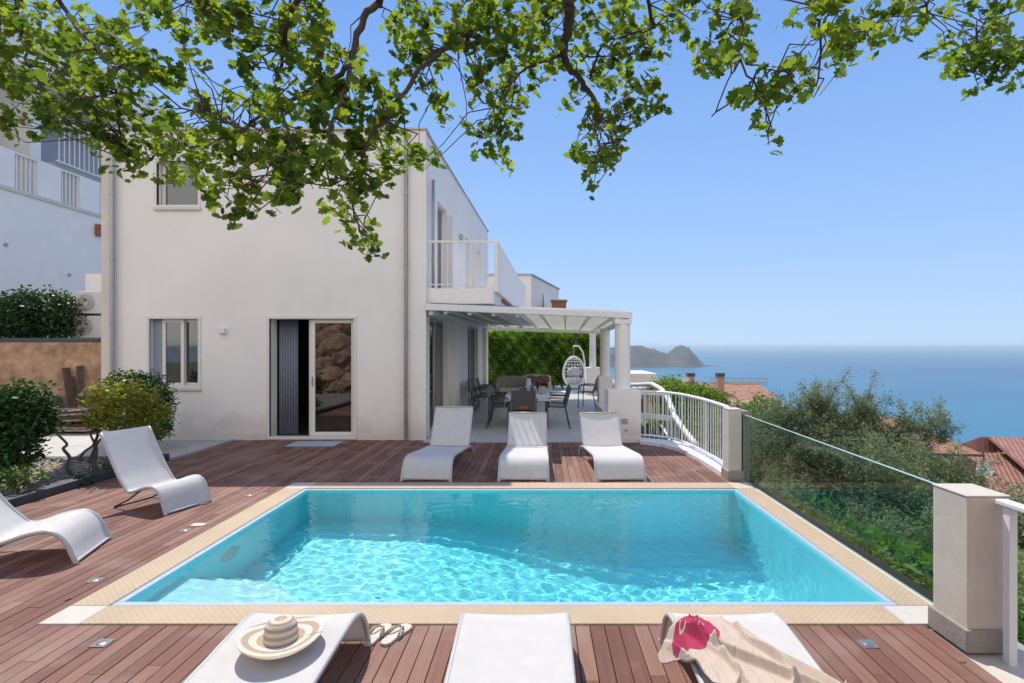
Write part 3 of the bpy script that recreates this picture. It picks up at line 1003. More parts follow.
for k in range(12):
    x = -2.10 + k * (1.24 / 11)
    t = MB(); t.box(x - .006, x + .006, 10.653, 10.667, 2.865, 3.735); t.build('baluster', M['white_paint'], rail)

# ------------------------------------------------------------ pergola and its columns
perg = empty('pergola', (-.2, 15, 0), 'white pergola with retractable cloth roof over the dining terrace', 'pergola')
PYF, PYB = 10.42, 20.0


def pz(x):   # the roof falls gently to the outside
    return 2.545 + (x + 2.13) * (-.165 / 3.85)


t = MB()
vs = [(-2.13, PYF, pz(-2.13) - .11), (1.72, PYF, pz(1.72) - .10), (1.72, PYF + .09, pz(1.72) - .10), (-2.13, PYF + .09, pz(-2.13) - .11)]
t.add(vs + [(a, b, c + .125) for a, b, c in vs], [(0, 3, 2, 1), (4, 5, 6, 7), (0, 1, 5, 4), (1, 2, 6, 5), (2, 3, 7, 6), (3, 0, 4, 7)])
t.build('front_beam', M['white_paint'], perg, bevel=.015)
t = MB(); t.bar((1.62, PYF + .10, pz(1.65) - .12), (2.15, PYB, pz(1.65) - .12), .1, .12); t.build('side_beam', M['white_paint'], perg, bevel=.01)
t = MB(); t.bar((-2.05, PYF + .10, pz(-2.05) - .14), (-1.72, PYB, pz(-2.05) - .14), .08, .1); t.build('side_beam', M['white_paint'], perg, bevel=.01)
t = MB(); t.bar((-1.75, PYB, 2.40), (2.15, PYB, 2.27), .08, .1); t.build('rear_beam', M['white_paint'], perg, bevel=.01)
for k in range(8):
    a = (k + .5) / 8
    xa, xb = -2.0 + 3.6 * a, -1.72 + 3.82 * a
    t = MB(); t.bar((xa, PYF + .10, pz(xa) - .085), (xb, PYB, pz(xa) - .085), .035, .06); r_ = t.build('purlin', M['white_paint'], perg)
    t = MB(); t.box(xa - .035, xa + .035, PYF - .03 + .12, PYF + .19, pz(xa) - .16, pz(xa) - .04); t.build('clamp', M['white_paint'], r_, bevel=.01)
# cloth hanging in shallow waves between cross rods
rows = []
nY = 150
for j in range(nY + 1):
    v = j / nY
    y = PYF + .10 + (PYB - PYF - .14) * v
    sag = abs(math.sin(v * math.pi * 15))
    row = []
    for i in range(25):
        u = i / 24
        xa = -2.08 + 3.74 * u; xb = -1.76 + 3.88 * u
        row.append((xa * (1 - v) + xb * v, y, pz(xa) + .045 - .10 * sag))
    rows.append(row)
t = MB(); t.sheet(rows)
m_, n_, l_, p_ = new_mat('canopy_cloth')
p_.inputs['Base Color'].default_value = (.62, .60, .54, 1); p_.inputs['Roughness'].default_value = .8
tr_ = n_.new('ShaderNodeBsdfTranslucent'); tr_.inputs[0].default_value = (.62, .60, .50, 1)
ms_ = n_.new('ShaderNodeMixShader'); ms_.inputs[0].default_value = .3
l_.new(p_.outputs[0], ms_.inputs[1]); l_.new(tr_.outputs[0], ms_.inputs[2]); l_.new(ms_.outputs[0], n_['Material Output'].inputs[0])
M['canopy'] = m_
t.build('canopy', M['canopy'], perg, smooth=True)

for i, (cx, cy, r, ph, pw, pd, lab) in enumerate([
        (1.545, 10.50, .150, .96, .30, .28, 'thick round white column on a square pedestal at the near corner of the pergola'),
        (1.71, 14.75, .135, .99, .18, .22, 'round white column on a low wall halfway along the pergola'),
        (1.94, 20.6, .125, 1.0, .27, .27, 'white column on a pedestal at the far corner of the terrace by the hedge')]):
    c = empty('column', (cx, cy, 0), lab, 'column', 'columns along the outer side of the terrace')
    t = MB(); t.box(cx - pw, cx + pw, cy - pd, cy + pd, .0, ph); t.box(cx - pw - .01, cx + pw + .01, cy - pd - .01, cy + pd + .01, .0, .10)
    t.build('pedestal', M['plaster'], c, bevel=.01)
    t = MB(); t.lathe([(r + .012, ph + .002), (r + .012, ph + .03), (r, ph + .035), (r - .008, 2.2), (0, 2.2)], (cx, cy, 0), 36)
    sh = t.build('shaft', M['plaster'], c, smooth=True, auto=40)
    zt = 2.20 if i == 0 else 2.22
    t = MB(); t.box(cx - r - .01, cx + r + .01, cy - r, cy + r, zt - .02, 2.262 if i == 0 else 2.20 + .04); t.build('capital', M['plaster'], c)
    if i == 0:
        t = MB(); t.box(cx - .06, cx + .05, cy - pd - .014, cy - pd - .0105, .35, .44); t.box(cx + .0, cx + .05, cy - pd - .014, cy - pd - .0105, .22, .25)
        t.build('socket', M['alu_grey'], c)
t = MB(); t.box(1.44, 1.90, 10.80, 14.5, 0.012, .30)
tag(t.build('low_wall', M['plaster']), 'low white wall between the near and the middle terrace columns', 'wall')

# ------------------------------------------------------------ pillars, glass, railings
def pillar(x0, x1, y0, y1, h, label, dark=False):
    e = empty('pillar', ((x0 + x1) / 2, (y0 + y1) / 2, 0), label, 'pillar', 'square pillars holding the glass fence')
    t = MB(); t.box(x0, x1, y0, y1, .10, h); t.build('shaft', M['plaster_post'], e, bevel=.006)
    t = MB(); t.box(x0 - .02, x1 + .02, y0 - .02, y1 + .02, 0, .13); t.build('plinth', M['taupe'], e, bevel=.006)
    t = MB(); t.box(x0 - .004, x1 + .004, y0 - .004, y1 + .004, h + .001, h + .012); t.build('cap', M['plaster_post'], e, bevel=.004)
    return e


pillar(2.455, 2.70, 3.215, 3.50, .885, 'beige rendered pillar at the near right corner of the deck')
fp = pillar(2.47, 2.64, 7.33, 7.56, .925, 'beige rendered pillar at the far right corner of the pool')
t = MB(); t.box(2.665, 2.74, 7.33, 7.55, 0, .91); t.build('side_slab', M['taupe'], fp)
gf = empty('glass_fence', (2.68, 5.5, 0), 'frameless greenish glass panel fence along the right pool edge', 'glass fence')
t = MB()
ya, yb = 3.505, 7.325
za, zb = .815, .86
for yy0, yy1, z0_, z1_ in ((ya, 5.49, za, (za + zb) / 2), (5.50, yb, (za + zb) / 2, zb)):
    pass
t.add([(2.675, ya, -.0), (2.687, ya, 0), (2.687, yb, 0), (2.675, yb, 0), (2.675, ya, za), (2.687, ya, za), (2.687, yb, zb), (2.675, yb, zb)],
      [(0, 3, 2, 1), (0, 1, 5, 4), (1, 2, 6, 5), (2, 3, 7, 6), (3, 0, 4, 7)])
t.build('glass_panel', M['fence_glass'], gf)
m_, n_, l_, p_ = new_mat('glass_edge'); p_.inputs['Base Color'].default_value = (.55, .75, .70, 1); p_.inputs['Roughness'].default_value = .2
t = MB(); t.bar((2.681, ya, za + .003), (2.681, yb, zb + .003), .012, .006); t.build('polished_edge', m_, gf)

# near right railing
nr = empty('railing', (2.75, 2.4, 0), 'white metal railing leaving the near right pillar at the picture edge', 'railing')
t = MB(); t.bar((2.625, 3.19, .872), (2.64, 1.0, .872), .07, .028); t.build('handrail', M['white_paint'], nr, bevel=.006)
for x, y in ((2.628, 3.13), (2.632, 2.2), (2.638, 1.3)):
    t = MB(); t.box(x - .022, x + .022, y - .022, y + .022, -.02, .85); t.build('post', M['white_paint'], nr)

# curved railing between column and far pillar
cr_ = empty('railing', (2.3, 9, 0), 'curved white railing with thin balusters at the right rear corner of the deck', 'railing')
path = [(1.85, 10.42), (2.05, 10.33), (2.28, 10.14), (2.42, 9.86), (2.51, 9.45), (2.56, 8.95), (2.585, 8.4), (2.58, 7.9), (2.56, 7.57)]


def resample(path, n):
    pts = [Vector(p) for p in path]
    ds = [0]
    for a, b in zip(pts, pts[1:]): ds.append(ds[-1] + (b - a).length)
    out = []
    for k in range(n):
        s = ds[-1] * k / (n - 1)
        for i in range(len(ds) - 1):
            if s <= ds[i + 1] + 1e-9:
                a = (s - ds[i]) / (ds[i + 1] - ds[i]); out.append(pts[i].lerp(pts[i + 1], a)); break
    return out


pp = resample(path, 29)
t = MB(); t.tube([(p.x, p.y, .925) for p in pp], .026, 10); t.build('handrail', M['white_paint'], cr_, smooth=True)
t = MB(); t.tube([(p.x, p.y, .12) for p in pp], .018, 8); t.build('bottom_rail', M['white_paint'], cr_, smooth=True)
for i, p in enumerate(pp):
    big = i % 9 == 0
    t = MB(); t.tube([(p.x, p.y, .05 if big else .12), (p.x, p.y, .915)], .018 if big else .0085, 6); t.build('post' if big else 'baluster', M['white_paint'], cr_)

# stair railing of the flight that leads down behind it
sr = empty('stair_railing', (2.6, 12, 0), 'white stair railing sweeping down in a curve behind the terrace columns', 'railing')
spx = [(628, 385, 16), (641, 384.5, 15), (652, 384, 14), (661, 389, 12.8), (667, 396, 12), (671, 406, 11.3), (675, 417, 10.9), (684, 430, 10.4), (697, 446, 9.9)]
pts = [P(*q) for q in spx]
pts = [p for p in pts]
fine = []
for a, b in zip(pts, pts[1:]):
    for k in range(4): fine.append(a.lerp(b, k / 4))
fine.append(pts[-1])
t = MB(); t.tube(fine, .055, 10); t.build('handrail', M['white_paint'], sr, smooth=True)
low = [Vector((p.x + .02, p.y + .02, p.z - .85)) for p in fine]
t = MB(); t.tube(low, .03, 8); t.build('bottom_rail', M['white_paint'], sr, smooth=True)
for k in range(1, len(fine), 2):
    t = MB(); t.tube([fine[k], low[k]], .012, 6); t.build('baluster', M['white_paint'], sr)
# landing with its own low railing
la = empty('landing_railing', (2.0, 11.2, 0), 'white railing and ledge of the stair landing right of the near column', 'railing')
a, b = P(640, 415, 11.2), P(676, 419, 10.9)
t = MB(); t.bar(a, b, .06, .10); t.build('ledge', M['white_paint'], la)
a2, b2 = P(640, 393.5, 11.2), P(668, 395, 11.2)
t = MB(); t.bar(a2, b2, .03, .03); t.build('handrail', M['white_paint'], la)
for k in range(7):
    p = a2.lerp(b2, k / 6); t = MB(); t.tube([p, (p.x, p.y, -.2)], .011, 6); t.build('baluster', M['white_paint'], la)
# ------------------------------------------------------------ loungers and pool chairs
def strip(t, prof, hw, thick, sag=.012, nx=8):
    """sling: profile (y,z) swept across x, closed with a thickness; hw may be a list of half widths"""
    hws = hw if isinstance(hw, (list, tuple)) else [hw] * len(prof)
    n = len(prof)
    top, bot = [], []
    for i, (y, z) in enumerate(prof):
        a = Vector(prof[max(i - 1, 0)]); b = Vector(prof[min(i + 1, n - 1)])
        d = (b - a).normalized(); nr = Vector((-d.y, d.x))
        r1, r2 = [], []
        for k in range(nx + 1):
            u = k / nx * 2 - 1
            s = -sag * (1 - u * u)
            r1.append((u * hws[i], y + nr.x * s, z + nr.y * s))
            r2.append((u * hws[i], y + nr.x * (s - thick), z + nr.y * (s - thick)))
        top.append(r1); bot.append(r2)
    m = nx + 1
    vs = [p for r in top for p in r] + [p for r in bot for p in r]
    N = n * m
    fs = []
    for i in range(n - 1):
        for k in range(nx):
            q = (i * m + k, i * m + k + 1, (i + 1) * m + k + 1, (i + 1) * m + k)
            fs.append(q); fs.append(tuple(N + a for a in q[::-1]))
        fs.append((i * m, (i + 1) * m, N + (i + 1) * m, N + i * m))
        fs.append((i * m + nx, N + i * m + nx, N + (i + 1) * m + nx, (i + 1) * m + nx))
    for k in range(nx):
        fs.append((k, N + k, N + k + 1, k + 1))
        e = (n - 1) * m
        fs.append((e + k, e + k + 1, N + e + k + 1, N + e + k))
    t.add(vs, fs)


def dense(prof, k=4):
    """Catmull-Rom through the profile points"""
    P_ = [Vector(p) for p in prof]
    out = []
    for i in range(len(P_) - 1):
        p0 = P_[max(i - 1, 0)]; p1 = P_[i]; p2 = P_[i + 1]; p3 = P_[min(i + 2, len(P_) - 1)]
        for j in range(k):
            s = j / k
            out.append(.5 * ((2 * p1) + (p2 - p0) * s + (2 * p0 - 5 * p1 + 4 * p2 - p3) * s * s + (3 * p1 - p0 - 3 * p2 + p3) * s ** 3))
    out.append(P_[-1])
    return [tuple(p) for p in out]


def make_lounger(back, label, group):
    """foot on the ground at y=0, head towards +y; back = (dy, dz) of the backrest"""
    root = empty('sun_lounger', (0, 0, 0), label, 'sun lounger', group)
    prof = dense([(0, .02), (.03, .11), (.075, .20), (.14, .262), (.23, .290), (.38, .290), (.70, .265), (1.10, .235), (1.48, .205)])
    n = len(prof)
    hw = [.325 - .018 * (i / (n - 1)) for i in range(n)]
    t = MB(); strip(t, prof, hw, .012); t.build('sling_seat', M['sling'], root, smooth=True, auto=50)
    y0, z0 = 1.497, .207
    bp = dense([(y0, z0), (y0 + back[0] * .33, z0 + back[1] * .32 - .006), (y0 + back[0] * .66, z0 + back[1] * .655 - .005), (y0 + back[0], z0 + back[1])], 5)
    t = MB(); strip(t, bp, .302, .012, .014)
    b = t.build('backrest', M['sling'], root, smooth=True, auto=50)
    t = MB(); t.tube([(-.303, bp[-1][0], bp[-1][1] - .004), (.303, bp[-1][0], bp[-1][1] - .004)], .013, 10); t.build('head_bar', M['lounger_frame'], b, smooth=True)
    for s in (-1, 1):
        t = MB(); t.tube([(s * hw[i], y, z - .012) for i, (y, z) in enumerate(prof)], .0155, 10); t.build('side_rail', M['lounger_frame'], root, smooth=True)
        t = MB(); t.tube([(s * .302, y, z - .010) for y, z in bp], .012, 8); t.build('back_rail', M['lounger_frame'], b, smooth=True)
        t = MB(); t.tube([(s * .305, 1.46, .20), (s * .335, 1.62, .17), (s * .347, 1.69, .09), (s * .347, 1.71, 0)], [.013, .013, .013, .015], 8)
        t.build('leg', M['lounger_frame'], root, smooth=True)
        t = MB(); t.lathe([(.0, 0), (.022, 0), (.022, .02), (.0, .024)], (s * .322, .0, 0), 12); t.build('foot_cap', M['lounger_frame'], root)
    t = MB(); t.tube([(-.32, .012, .03), (.32, .012, .03)], .012, 8); t.build('foot_bar', M['lounger_frame'], root, smooth=True)
    t = MB(); t.tube([(-.345, 1.68, .10), (.345, 1.68, .10)], .009, 8); t.build('stretcher', M['dark_metal'], root, smooth=True)
    if back[1] > .2:
        t = MB(); t.tube([(-.22, y0 + back[0] * .62, z0 + back[1] * .58), (-.22, 1.72, .12), (.22, 1.72, .12), (.22, y0 + back[0] * .62, z0 + back[1] * .58)], .008, 8)
        t.build('prop', M['dark_metal'], root, smooth=True)
    return root


gr = 'white sling sun loungers lined up behind the pool'
l1 = make_lounger((.38, .565), 'white sun lounger standing in the house shade, leftmost of the three behind the pool', gr)
l1.location = (-1.485, 7.29, 0); l1.rotation_euler.z = math.radians(-2.5)
l2 = make_lounger((.42, .465), 'white sun lounger with striped railing shadows on its backrest, before the dining table', gr)
l2.location = (-.215, 7.29, 0); l2.rotation_euler.z = math.radians(-.5)
l3 = make_lounger((.42, .465), 'white sun lounger in full sun, rightmost of the three behind the pool', gr)
l3.location = (1.05, 7.29, 0); l3.rotation_euler.z = math.radians(2.5)
gr2 = 'white sling sun loungers laid flat along the near pool edge'
n1 = make_lounger((.62, .03), 'flat white sun lounger carrying the striped straw hat', gr2)
n2 = copy_tree(n1); n3 = copy_tree(n1)
for q in (n1, n2, n3): q.scale = (.92, 1, .92)
n1.location = (-1.315, 3.32, 0); n1.rotation_euler.z = math.radians(180)
n2.location = (-.14, 3.32, 0); n2.rotation_euler.z = math.radians(180.3); n2['label'] = 'empty flat white sun lounger between the flip-flops and the lounger with the towel'
n3.location = (1.02, 3.32, 0); n3.rotation_euler.z = math.radians(180); n3['label'] = 'flat white sun lounger half covered by the beige and pink towel'

pc = empty('pool_chair', (0, 0, 0), 'low white sling pool chair in front of the yellowish bush, further from the camera', 'pool chair', 'low white sling chairs on the left side of the deck')
prof = dense([(0, .015), (.028, .09), (.058, .175), (.105, .25), (.165, .288), (.225, .292), (.32, .272), (.42, .235), (.49, .218), (.54, .228), (.59, .283), (.66, .37), (.76, .53), (.93, .825)], 4)
t = MB(); strip(t, prof, .272, .014, .012); t.build('sling', M['sling'], pc, smooth=True, auto=50)
for s in (-1, 1):
    t = MB(); t.tube([(s * .272, y, z - .012) for y, z in prof], .017, 10); t.build('side_rail', M['lounger_frame'], pc, smooth=True)
    t = MB(); t.tube([(s * .22, .42, .215), (s * .22, .60, .10), (s * .22, .80, .012)], .010, 8); t.build('leg', M['dark_metal'], pc, smooth=True)
t = MB(); t.tube([(-.22, .80, .012), (.22, .80, .012)], .010, 8); t.build('stretcher', M['dark_metal'], pc)
t = MB(); t.tube([(-.27, .006, .022), (.27, .006, .022)], .011, 8); t.build('foot_bar', M['lounger_frame'], pc)
pc2 = copy_tree(pc)
pc.location = (-3.80, 6.065, 0); pc.rotation_euler.z = math.radians(72.9)
pc2.location = (-3.82, 4.80, 0); pc2.rotation_euler.z = math.radians(107.1); pc2.scale = (1.12, 1.12, 1.0)
pc2['label'] = 'low white sling pool chair cut off by the left picture edge, nearer the camera'


# ------------------------------------------------------------ hat, flip-flops, towel
def band_mat():
    m, n, l, p = new_mat('straw_bands')
    tc = n.new('ShaderNodeTexCoord'); sp = n.new('ShaderNodeSeparateXYZ'); l.new(tc.outputs['Object'], sp.inputs[0])
    cb = n.new('ShaderNodeCombineXYZ'); l.new(sp.outputs[0], cb.inputs[0]); l.new(sp.outputs[1], cb.inputs[1])
    ln = n.new('ShaderNodeVectorMath'); ln.operation = 'LENGTH'; l.new(cb.outputs[0], ln.inputs[0])
    mz = n.new('ShaderNodeMath'); mz.operation = 'MULTIPLY_ADD'; mz.inputs[1].default_value = -1.15
    l.new(sp.outputs[2], mz.inputs[0]); l.new(ln.outputs['Value'], mz.inputs[2])
    ml = n.new('ShaderNodeMath'); ml.operation = 'MULTIPLY'; ml.inputs[1].default_value = 1 / .046; l.new(mz.outputs[0], ml.inputs[0])
    fr = n.new('ShaderNodeMath'); fr.operation = 'FRACT'; l.new(ml.outputs[0], fr.inputs[0])
    rp = n.new('ShaderNodeValToRGB'); rp.color_ramp.interpolation = 'CONSTANT'
    rp.color_ramp.elements[0].color = (.68, .61, .52, 1); rp.color_ramp.elements[1].position = .52; rp.color_ramp.elements[1].color = (.47, .34, .23, 1)
    l.new(fr.outputs[0], rp.inputs[0]); l.new(rp.outputs[0], p.inputs['Base Color'])
    p.inputs['Roughness'].default_value = .85
    wv = n.new('ShaderNodeTexWave'); wv.wave_type = 'RINGS'; wv.rings_direction = 'Z'; wv.inputs['Scale'].default_value = 60
    l.new(tc.outputs['Object'], wv.inputs['Vector'])
    bp = n.new('ShaderNodeBump'); bp.inputs['Strength'].default_value = .5; bp.inputs['Distance'].default_value = .002
    l.new(wv.outputs[0], bp.inputs['Height']); l.new(bp.outputs[0], p.inputs['Normal'])
    return m


M['straw'] = band_mat()
hat = empty('sun_hat', (-1.29, 2.79, .292), 'wide brimmed straw sun hat with beige and cream bands lying on a flat lounger', 'hat')
t = MB(); seg = 64
rows = []
for r in [.075, .085, .10, .12, .14, .16, .18, .195, .202]:
    rows.append([(hat.location.x + r * math.cos(a * 2 * math.pi / seg), hat.location.y + r * math.sin(a * 2 * math.pi / seg),
                  hat.location.z + .006 + .030 * ((r - .085) / .11) * (.55 + .45 * math.sin(2 * a * 2 * math.pi / seg + .8)) * (1 if r > .085 else 0)) for a in range(seg + 1)])
t.sheet(rows)
o = t.build('brim', M['straw'], hat, smooth=True)
sm = o.modifiers.new('thick', 'SOLIDIFY'); sm.thickness = .003
t = MB(); t.lathe([(.084, .006), (.082, .02), (.079, .045), (.074, .075), (.064, .093), (.048, .104), (.03, .106), (.0001, .102)], tuple(hat.location), 48)
t.build('crown', M['straw'], hat, smooth=True)

M['flip'] = mat('flip_sole', (.62, .52, .38), .7, .25, 60, .3, 200, col2=[.75, .70, .60])
M['flip_strap'] = mat('flip_strap', (.20, .17, .10), .5, .4, 90, col2=[.65, .6, .45])
ff0 = None
for i, (x, y, rz, lab) in enumerate([(-.985, 3.385, -14, 'patterned flip-flop nearest the lounger with the hat'), (-.872, 3.385, -22, 'patterned flip-flop further from the lounger with the hat')]):
    if ff0 is None:
        ff = empty('flip_flop', (0, 0, 0), lab, 'flip-flop', 'pair of flip-flops on the deck')
        prof = [(0, -.125, .030), (.022, -.12, .03), (.034, -.09, .03), (.033, -.04, .03), (.036, .02, .03), (.045, .075, .03), (.040, .11, .03), (.02, .13, .03), (0, .133, .03)]
        poly = [(a, b) for a, b, c in prof] + [(-a, b) for a, b, c in prof[::-1][1:-1]]
        t = MB(); t.prism(poly[::-1], .001, .018); t.build('sole', M['flip'], ff, bevel=.003)
        for s in (-1, 1):
            t = MB(); t.tube([(0, .075, .018), (s * .012, .055, .038), (s * .028, .01, .044), (s * .038, -.03, .02)], .006, 8); t.build('strap', M['flip_strap'], ff, smooth=True)
        ff0 = ff
    else:
        ff = copy_tree(ff0); ff['label'] = lab
    ff.location = (x, y, 0); ff.rotation_euler.z = math.radians(rz)

# towel
def towel_mat():
    m, n, l, p = new_mat('towel')
    tc = n.new('ShaderNodeTexCoord'); uv = n.new('ShaderNodeAttribute'); uv.attribute_name = 'flat'
    sp = n.new('ShaderNodeSeparateXYZ'); l.new(uv.outputs['Vector'], sp.inputs[0])
    ns = n.new('ShaderNodeTexNoise'); ns.inputs['Scale'].default_value = 9; ns.inputs['Detail'].default_value = 2
    l.new(uv.outputs['Vector'], ns.inputs['Vector'])
    def math_(op, a, b):
        q = n.new('ShaderNodeMath'); q.operation = op
        for i, v in enumerate((a, b)):
            if v is None: continue
            if isinstance(v, (int, float)): q.inputs[i].default_value = v
            else: l.new(v, q.inputs[i])
        return q.outputs[0]
    jag = math_('MULTIPLY', math_('SUBTRACT', ns.outputs[0], .5), .16)
    # pink island: an area around (cx, cy) in the towel's own flat coordinates
    dx = math_('DIVIDE', math_('SUBTRACT', sp.outputs[0], .085), .135)
    dy = math_('DIVIDE', math_('SUBTRACT', sp.outputs[1], .925), .135)
    dd = math_('ADD', math_('MULTIPLY', dx, dx), math_('MULTIPLY', dy, dy))
    msk = math_('LESS_THAN', math_('ADD', dd, math_('MULTIPLY', jag, 6)), 1.0)
    ring = None
    for (cx, cy, r) in ((.125, .955, .026), (.035, .965, .021)):
        a = math_('SUBTRACT', sp.outputs[0], cx); b = math_('SUBTRACT', sp.outputs[1], cy)
        rr = math_('SQRT', math_('ADD', math_('MULTIPLY', a, a), math_('MULTIPLY', b, b)), None)
        k = math_('LESS_THAN', math_('ABSOLUTE', math_('SUBTRACT', rr, r), None), .0045)
        ring = k if ring is None else math_('MAXIMUM', ring, k)
    pink = math_('MULTIPLY', msk, math_('SUBTRACT', 1.0, ring))
    dot_a = math_('SUBTRACT', sp.outputs[0], .16); dot_b = math_('SUBTRACT', sp.outputs[1], .52)
    dot = math_('LESS_THAN', math_('ADD', math_('MULTIPLY', dot_a, dot_a), math_('MULTIPLY', dot_b, dot_b)), .0012)
    mx = n.new('ShaderNodeMixRGB'); l.new(pink, mx.inputs[0])
    mx.inputs[1].default_value = (.56, .45, .36, 1); mx.inputs[2].default_value = (.40, .03, .085, 1)
    l.new(mx.outputs[0], p.inputs['Base Color'])
    p.inputs['Roughness'].default_value = .95
    n2 = n.new('ShaderNodeTexNoise'); n2.inputs['Scale'].default_value = 260
    l.new(tc.outputs['Object'], n2.inputs['Vector'])
    bp = n.new('ShaderNodeBump'); bp.inputs['Strength'].default_value = .6; bp.inputs['Distance'].default_value = .004
    l.new(n2.outputs[0], bp.inputs['Height'])
    m2 = n.new('ShaderNodeMapping'); m2.inputs['Rotation'].default_value = (0, 0, .7); m2.inputs['Scale'].default_value = (26, 7, 1)
    l.new(tc.outputs['Object'], m2.inputs[0])
    n3_ = n.new('ShaderNodeTexNoise'); n3_.inputs['Scale'].default_value = 1; n3_.inputs['Detail'].default_value = 3; n3_.inputs['Distortion'].default_value = .8
    l.new(m2.outputs[0], n3_.inputs['Vector'])
    b2 = n.new('ShaderNodeBump'); b2.inputs['Strength'].default_value = .8; b2.inputs['Distance'].default_value = .02
    l.new(n3_.outputs[0], b2.inputs['Height']); l.new(bp.outputs[0], b2.inputs['Normal'])
    l.new(b2.outputs[0], p.inputs['Normal'])
    return m


M['towel'] = towel_mat()
t = MB()
NU, NV = 130, 200
rows, flat = [], []
for j in range(NV + 1):
    v = j / NV                      # 0 = near the camera, 1 = foot end at the pool
    y = 1.95 + 1.09 * v
    # left and right hem wander over the lounger
    xl = .725 + .05 * math.sin(v * 5 + .5) - .06 * smooth(.74, .97, v) + .03 * (1 - v)
    xr = 1.36 - .02 * math.sin(v * 4) - .40 * smooth(.30, 1.0, v)
    row = []
    for i in range(NU + 1):
        u = i / NU
        x = xl + (xr - xl) * u
        yy = y + .10 * (u - .5) * v - .02 * math.sin(u * 9)
        a = x * .85 + yy * .55                   # folds run obliquely
        f = max(0, 1 - 4.2 * abs(math.sin(a * 9.5 + .6 * math.sin(yy * 5) + .4))) ** 1.2 * .062 * (.55 + .45 * math.sin(yy * 4 + x * 3))
        f += max(0, 1 - 4.8 * abs(math.sin(a * 15 - yy * 5.5 + 1.1 * math.sin(x * 8)))) ** 1.1 * .040
        f += max(0, 1 - 4.6 * abs(math.sin(x * 13 - yy * 4.0 + 1.5 * math.sin(yy * 7)))) ** 1.2 * .028
        f += .018 * math.exp(-((x - .80) ** 2 + (yy - 2.93) ** 2) / .012) * (1 + .5 * math.sin(x * 40) * math.sin(yy * 33)) * 1.0
        f *= 1 - .6 * smooth(2.80, 3.0, yy)
        z = .292 + f
        over = (.725 - x)                        # past the left rail: hangs down
        if over > 0: z -= min(.26, over * 1.9)
        ov2 = x - 1.335
        if ov2 > 0: z -= ov2 * 1.2
        ov3 = yy - 3.03
        if ov3 > 0: z -= ov3 * 1.5
        row.append((x, yy, z)); flat.append((x - .70 + (.6 * (.725 - x) if x < .725 else 0) * -1, v * 1.09, 0))
    rows.append(row)
t.sheet(rows)
tw = t.build('beach_towel', M['towel'], smooth=True)
fa = tw.data.attributes.new('flat', 'FLOAT_VECTOR', 'POINT')
fa.data.foreach_set('vector', [c for p in flat for c in p])
tw.modifiers.new('thick', 'SOLIDIFY').thickness = .006
tag(tw, 'crumpled beige beach towel with a pink patch thrown over a flat lounger', 'towel')

# ------------------------------------------------------------ small things on the deck
M['plate_metal'] = mat('plate_metal', (.24, .25, .24), .35, .2, 30, metal=.5)
pl0 = None
for (px, py, lab) in [(102, 643.6, 'small square metal deck plate in the front left boards'), (95, 580.5, 'small square metal deck plate beside the near pool chair'),
                      (185, 530.5, 'small square metal deck plate close to the left coping next to a white tile'), (250, 495.5, 'small square metal deck plate by the far left pool corner'),
                      (868, 644.3, 'small square metal deck plate in the boards right of the towel')]:
    p = G(px, py)
    if pl0 is None:
        e = empty('deck_plate', (0, 0, 0), lab, 'deck plate', 'small square metal plates let into the deck')
        t = MB(); t.box(-.046, .046, -.046, .046, .0015, .005); t.build('plate', M['plate_metal'], e, bevel=.002)
        t = MB(); t.lathe([(0, .0085), (.026, .0085), (.03, .0062)], (0, 0, 0), 20); t.build('lens', M['plate_metal'], e, smooth=True)
        pl0 = e
    else:
        e = copy_tree(pl0); e['label'] = lab
    e.location = p
p = G(199, 525.3)
t = MB(); t.box(p.x - .07, p.x + .06, p.y - .045, p.y + .045, .0015, .010)
tag(t.build('loose_tile', M['marble'], bevel=.002), 'bright white loose tile lying on the deck beside the left coping', 'tile')
M['mat'] = mat('door_mat', (.38, .45, .50), .9, .1, 30, .5, 150)
t = MB(); t.box(-4.48, -3.62, 9.83, 10.33, .002, .014)
tag(t.build('door_mat', M['mat'], bevel=.004), 'flat grey blue mat on the deck in front of the sliding door', 'mat')

# ------------------------------------------------------------ dining chairs and table
M['chair_grey'] = mat('chair_grey', (.085, .085, .09), .5, .1, 20)
CH = None


def chair(x, y, rz, lab, grp):
    """seat faces +y at rz = 0"""
    global CH
    if CH is None:
        e = empty('dining_chair', (0, 0, 0), lab, 'chair', grp)
        m = M['chair_grey']
        t = MB(); strip(t, dense([(.22, .445), (.10, .45), (-.08, .44), (-.21, .43)], 3), .235, .014, .01, 4); t.build('seat', m, e, smooth=True, auto=50)
        t = MB(); strip(t, dense([(-.20, .47), (-.24, .60), (-.28, .74), (-.31, .86)], 3), .225, .012, .02, 6); t.build('backrest', m, e, smooth=True, auto=50)
        for s in (-1, 1):
            t = MB(); t.tube([(s * .26, .22, 0), (s * .25, .215, .44), (s * .25, .20, .64)], .014, 8); t.build('leg', m, e, smooth=True)
            t = MB(); t.tube([(s * .27, -.30, 0), (s * .245, -.205, .44), (s * .235, -.32, .87)], .014, 8); t.build('leg', m, e, smooth=True)
            t = MB(); t.tube([(s * .25, .21, .64), (s * .265, .10, .66), (s * .26, -.24, .65)], [.016, .018, .012], 8); t.build('armrest', m, e, smooth=True)
        CH = e
        c = e
    else:
        c = copy_tree(CH); c['label'] = lab; c['group'] = grp
    c.location = (x, y, .012); c.rotation_euler.z = math.radians(rz)
    return c


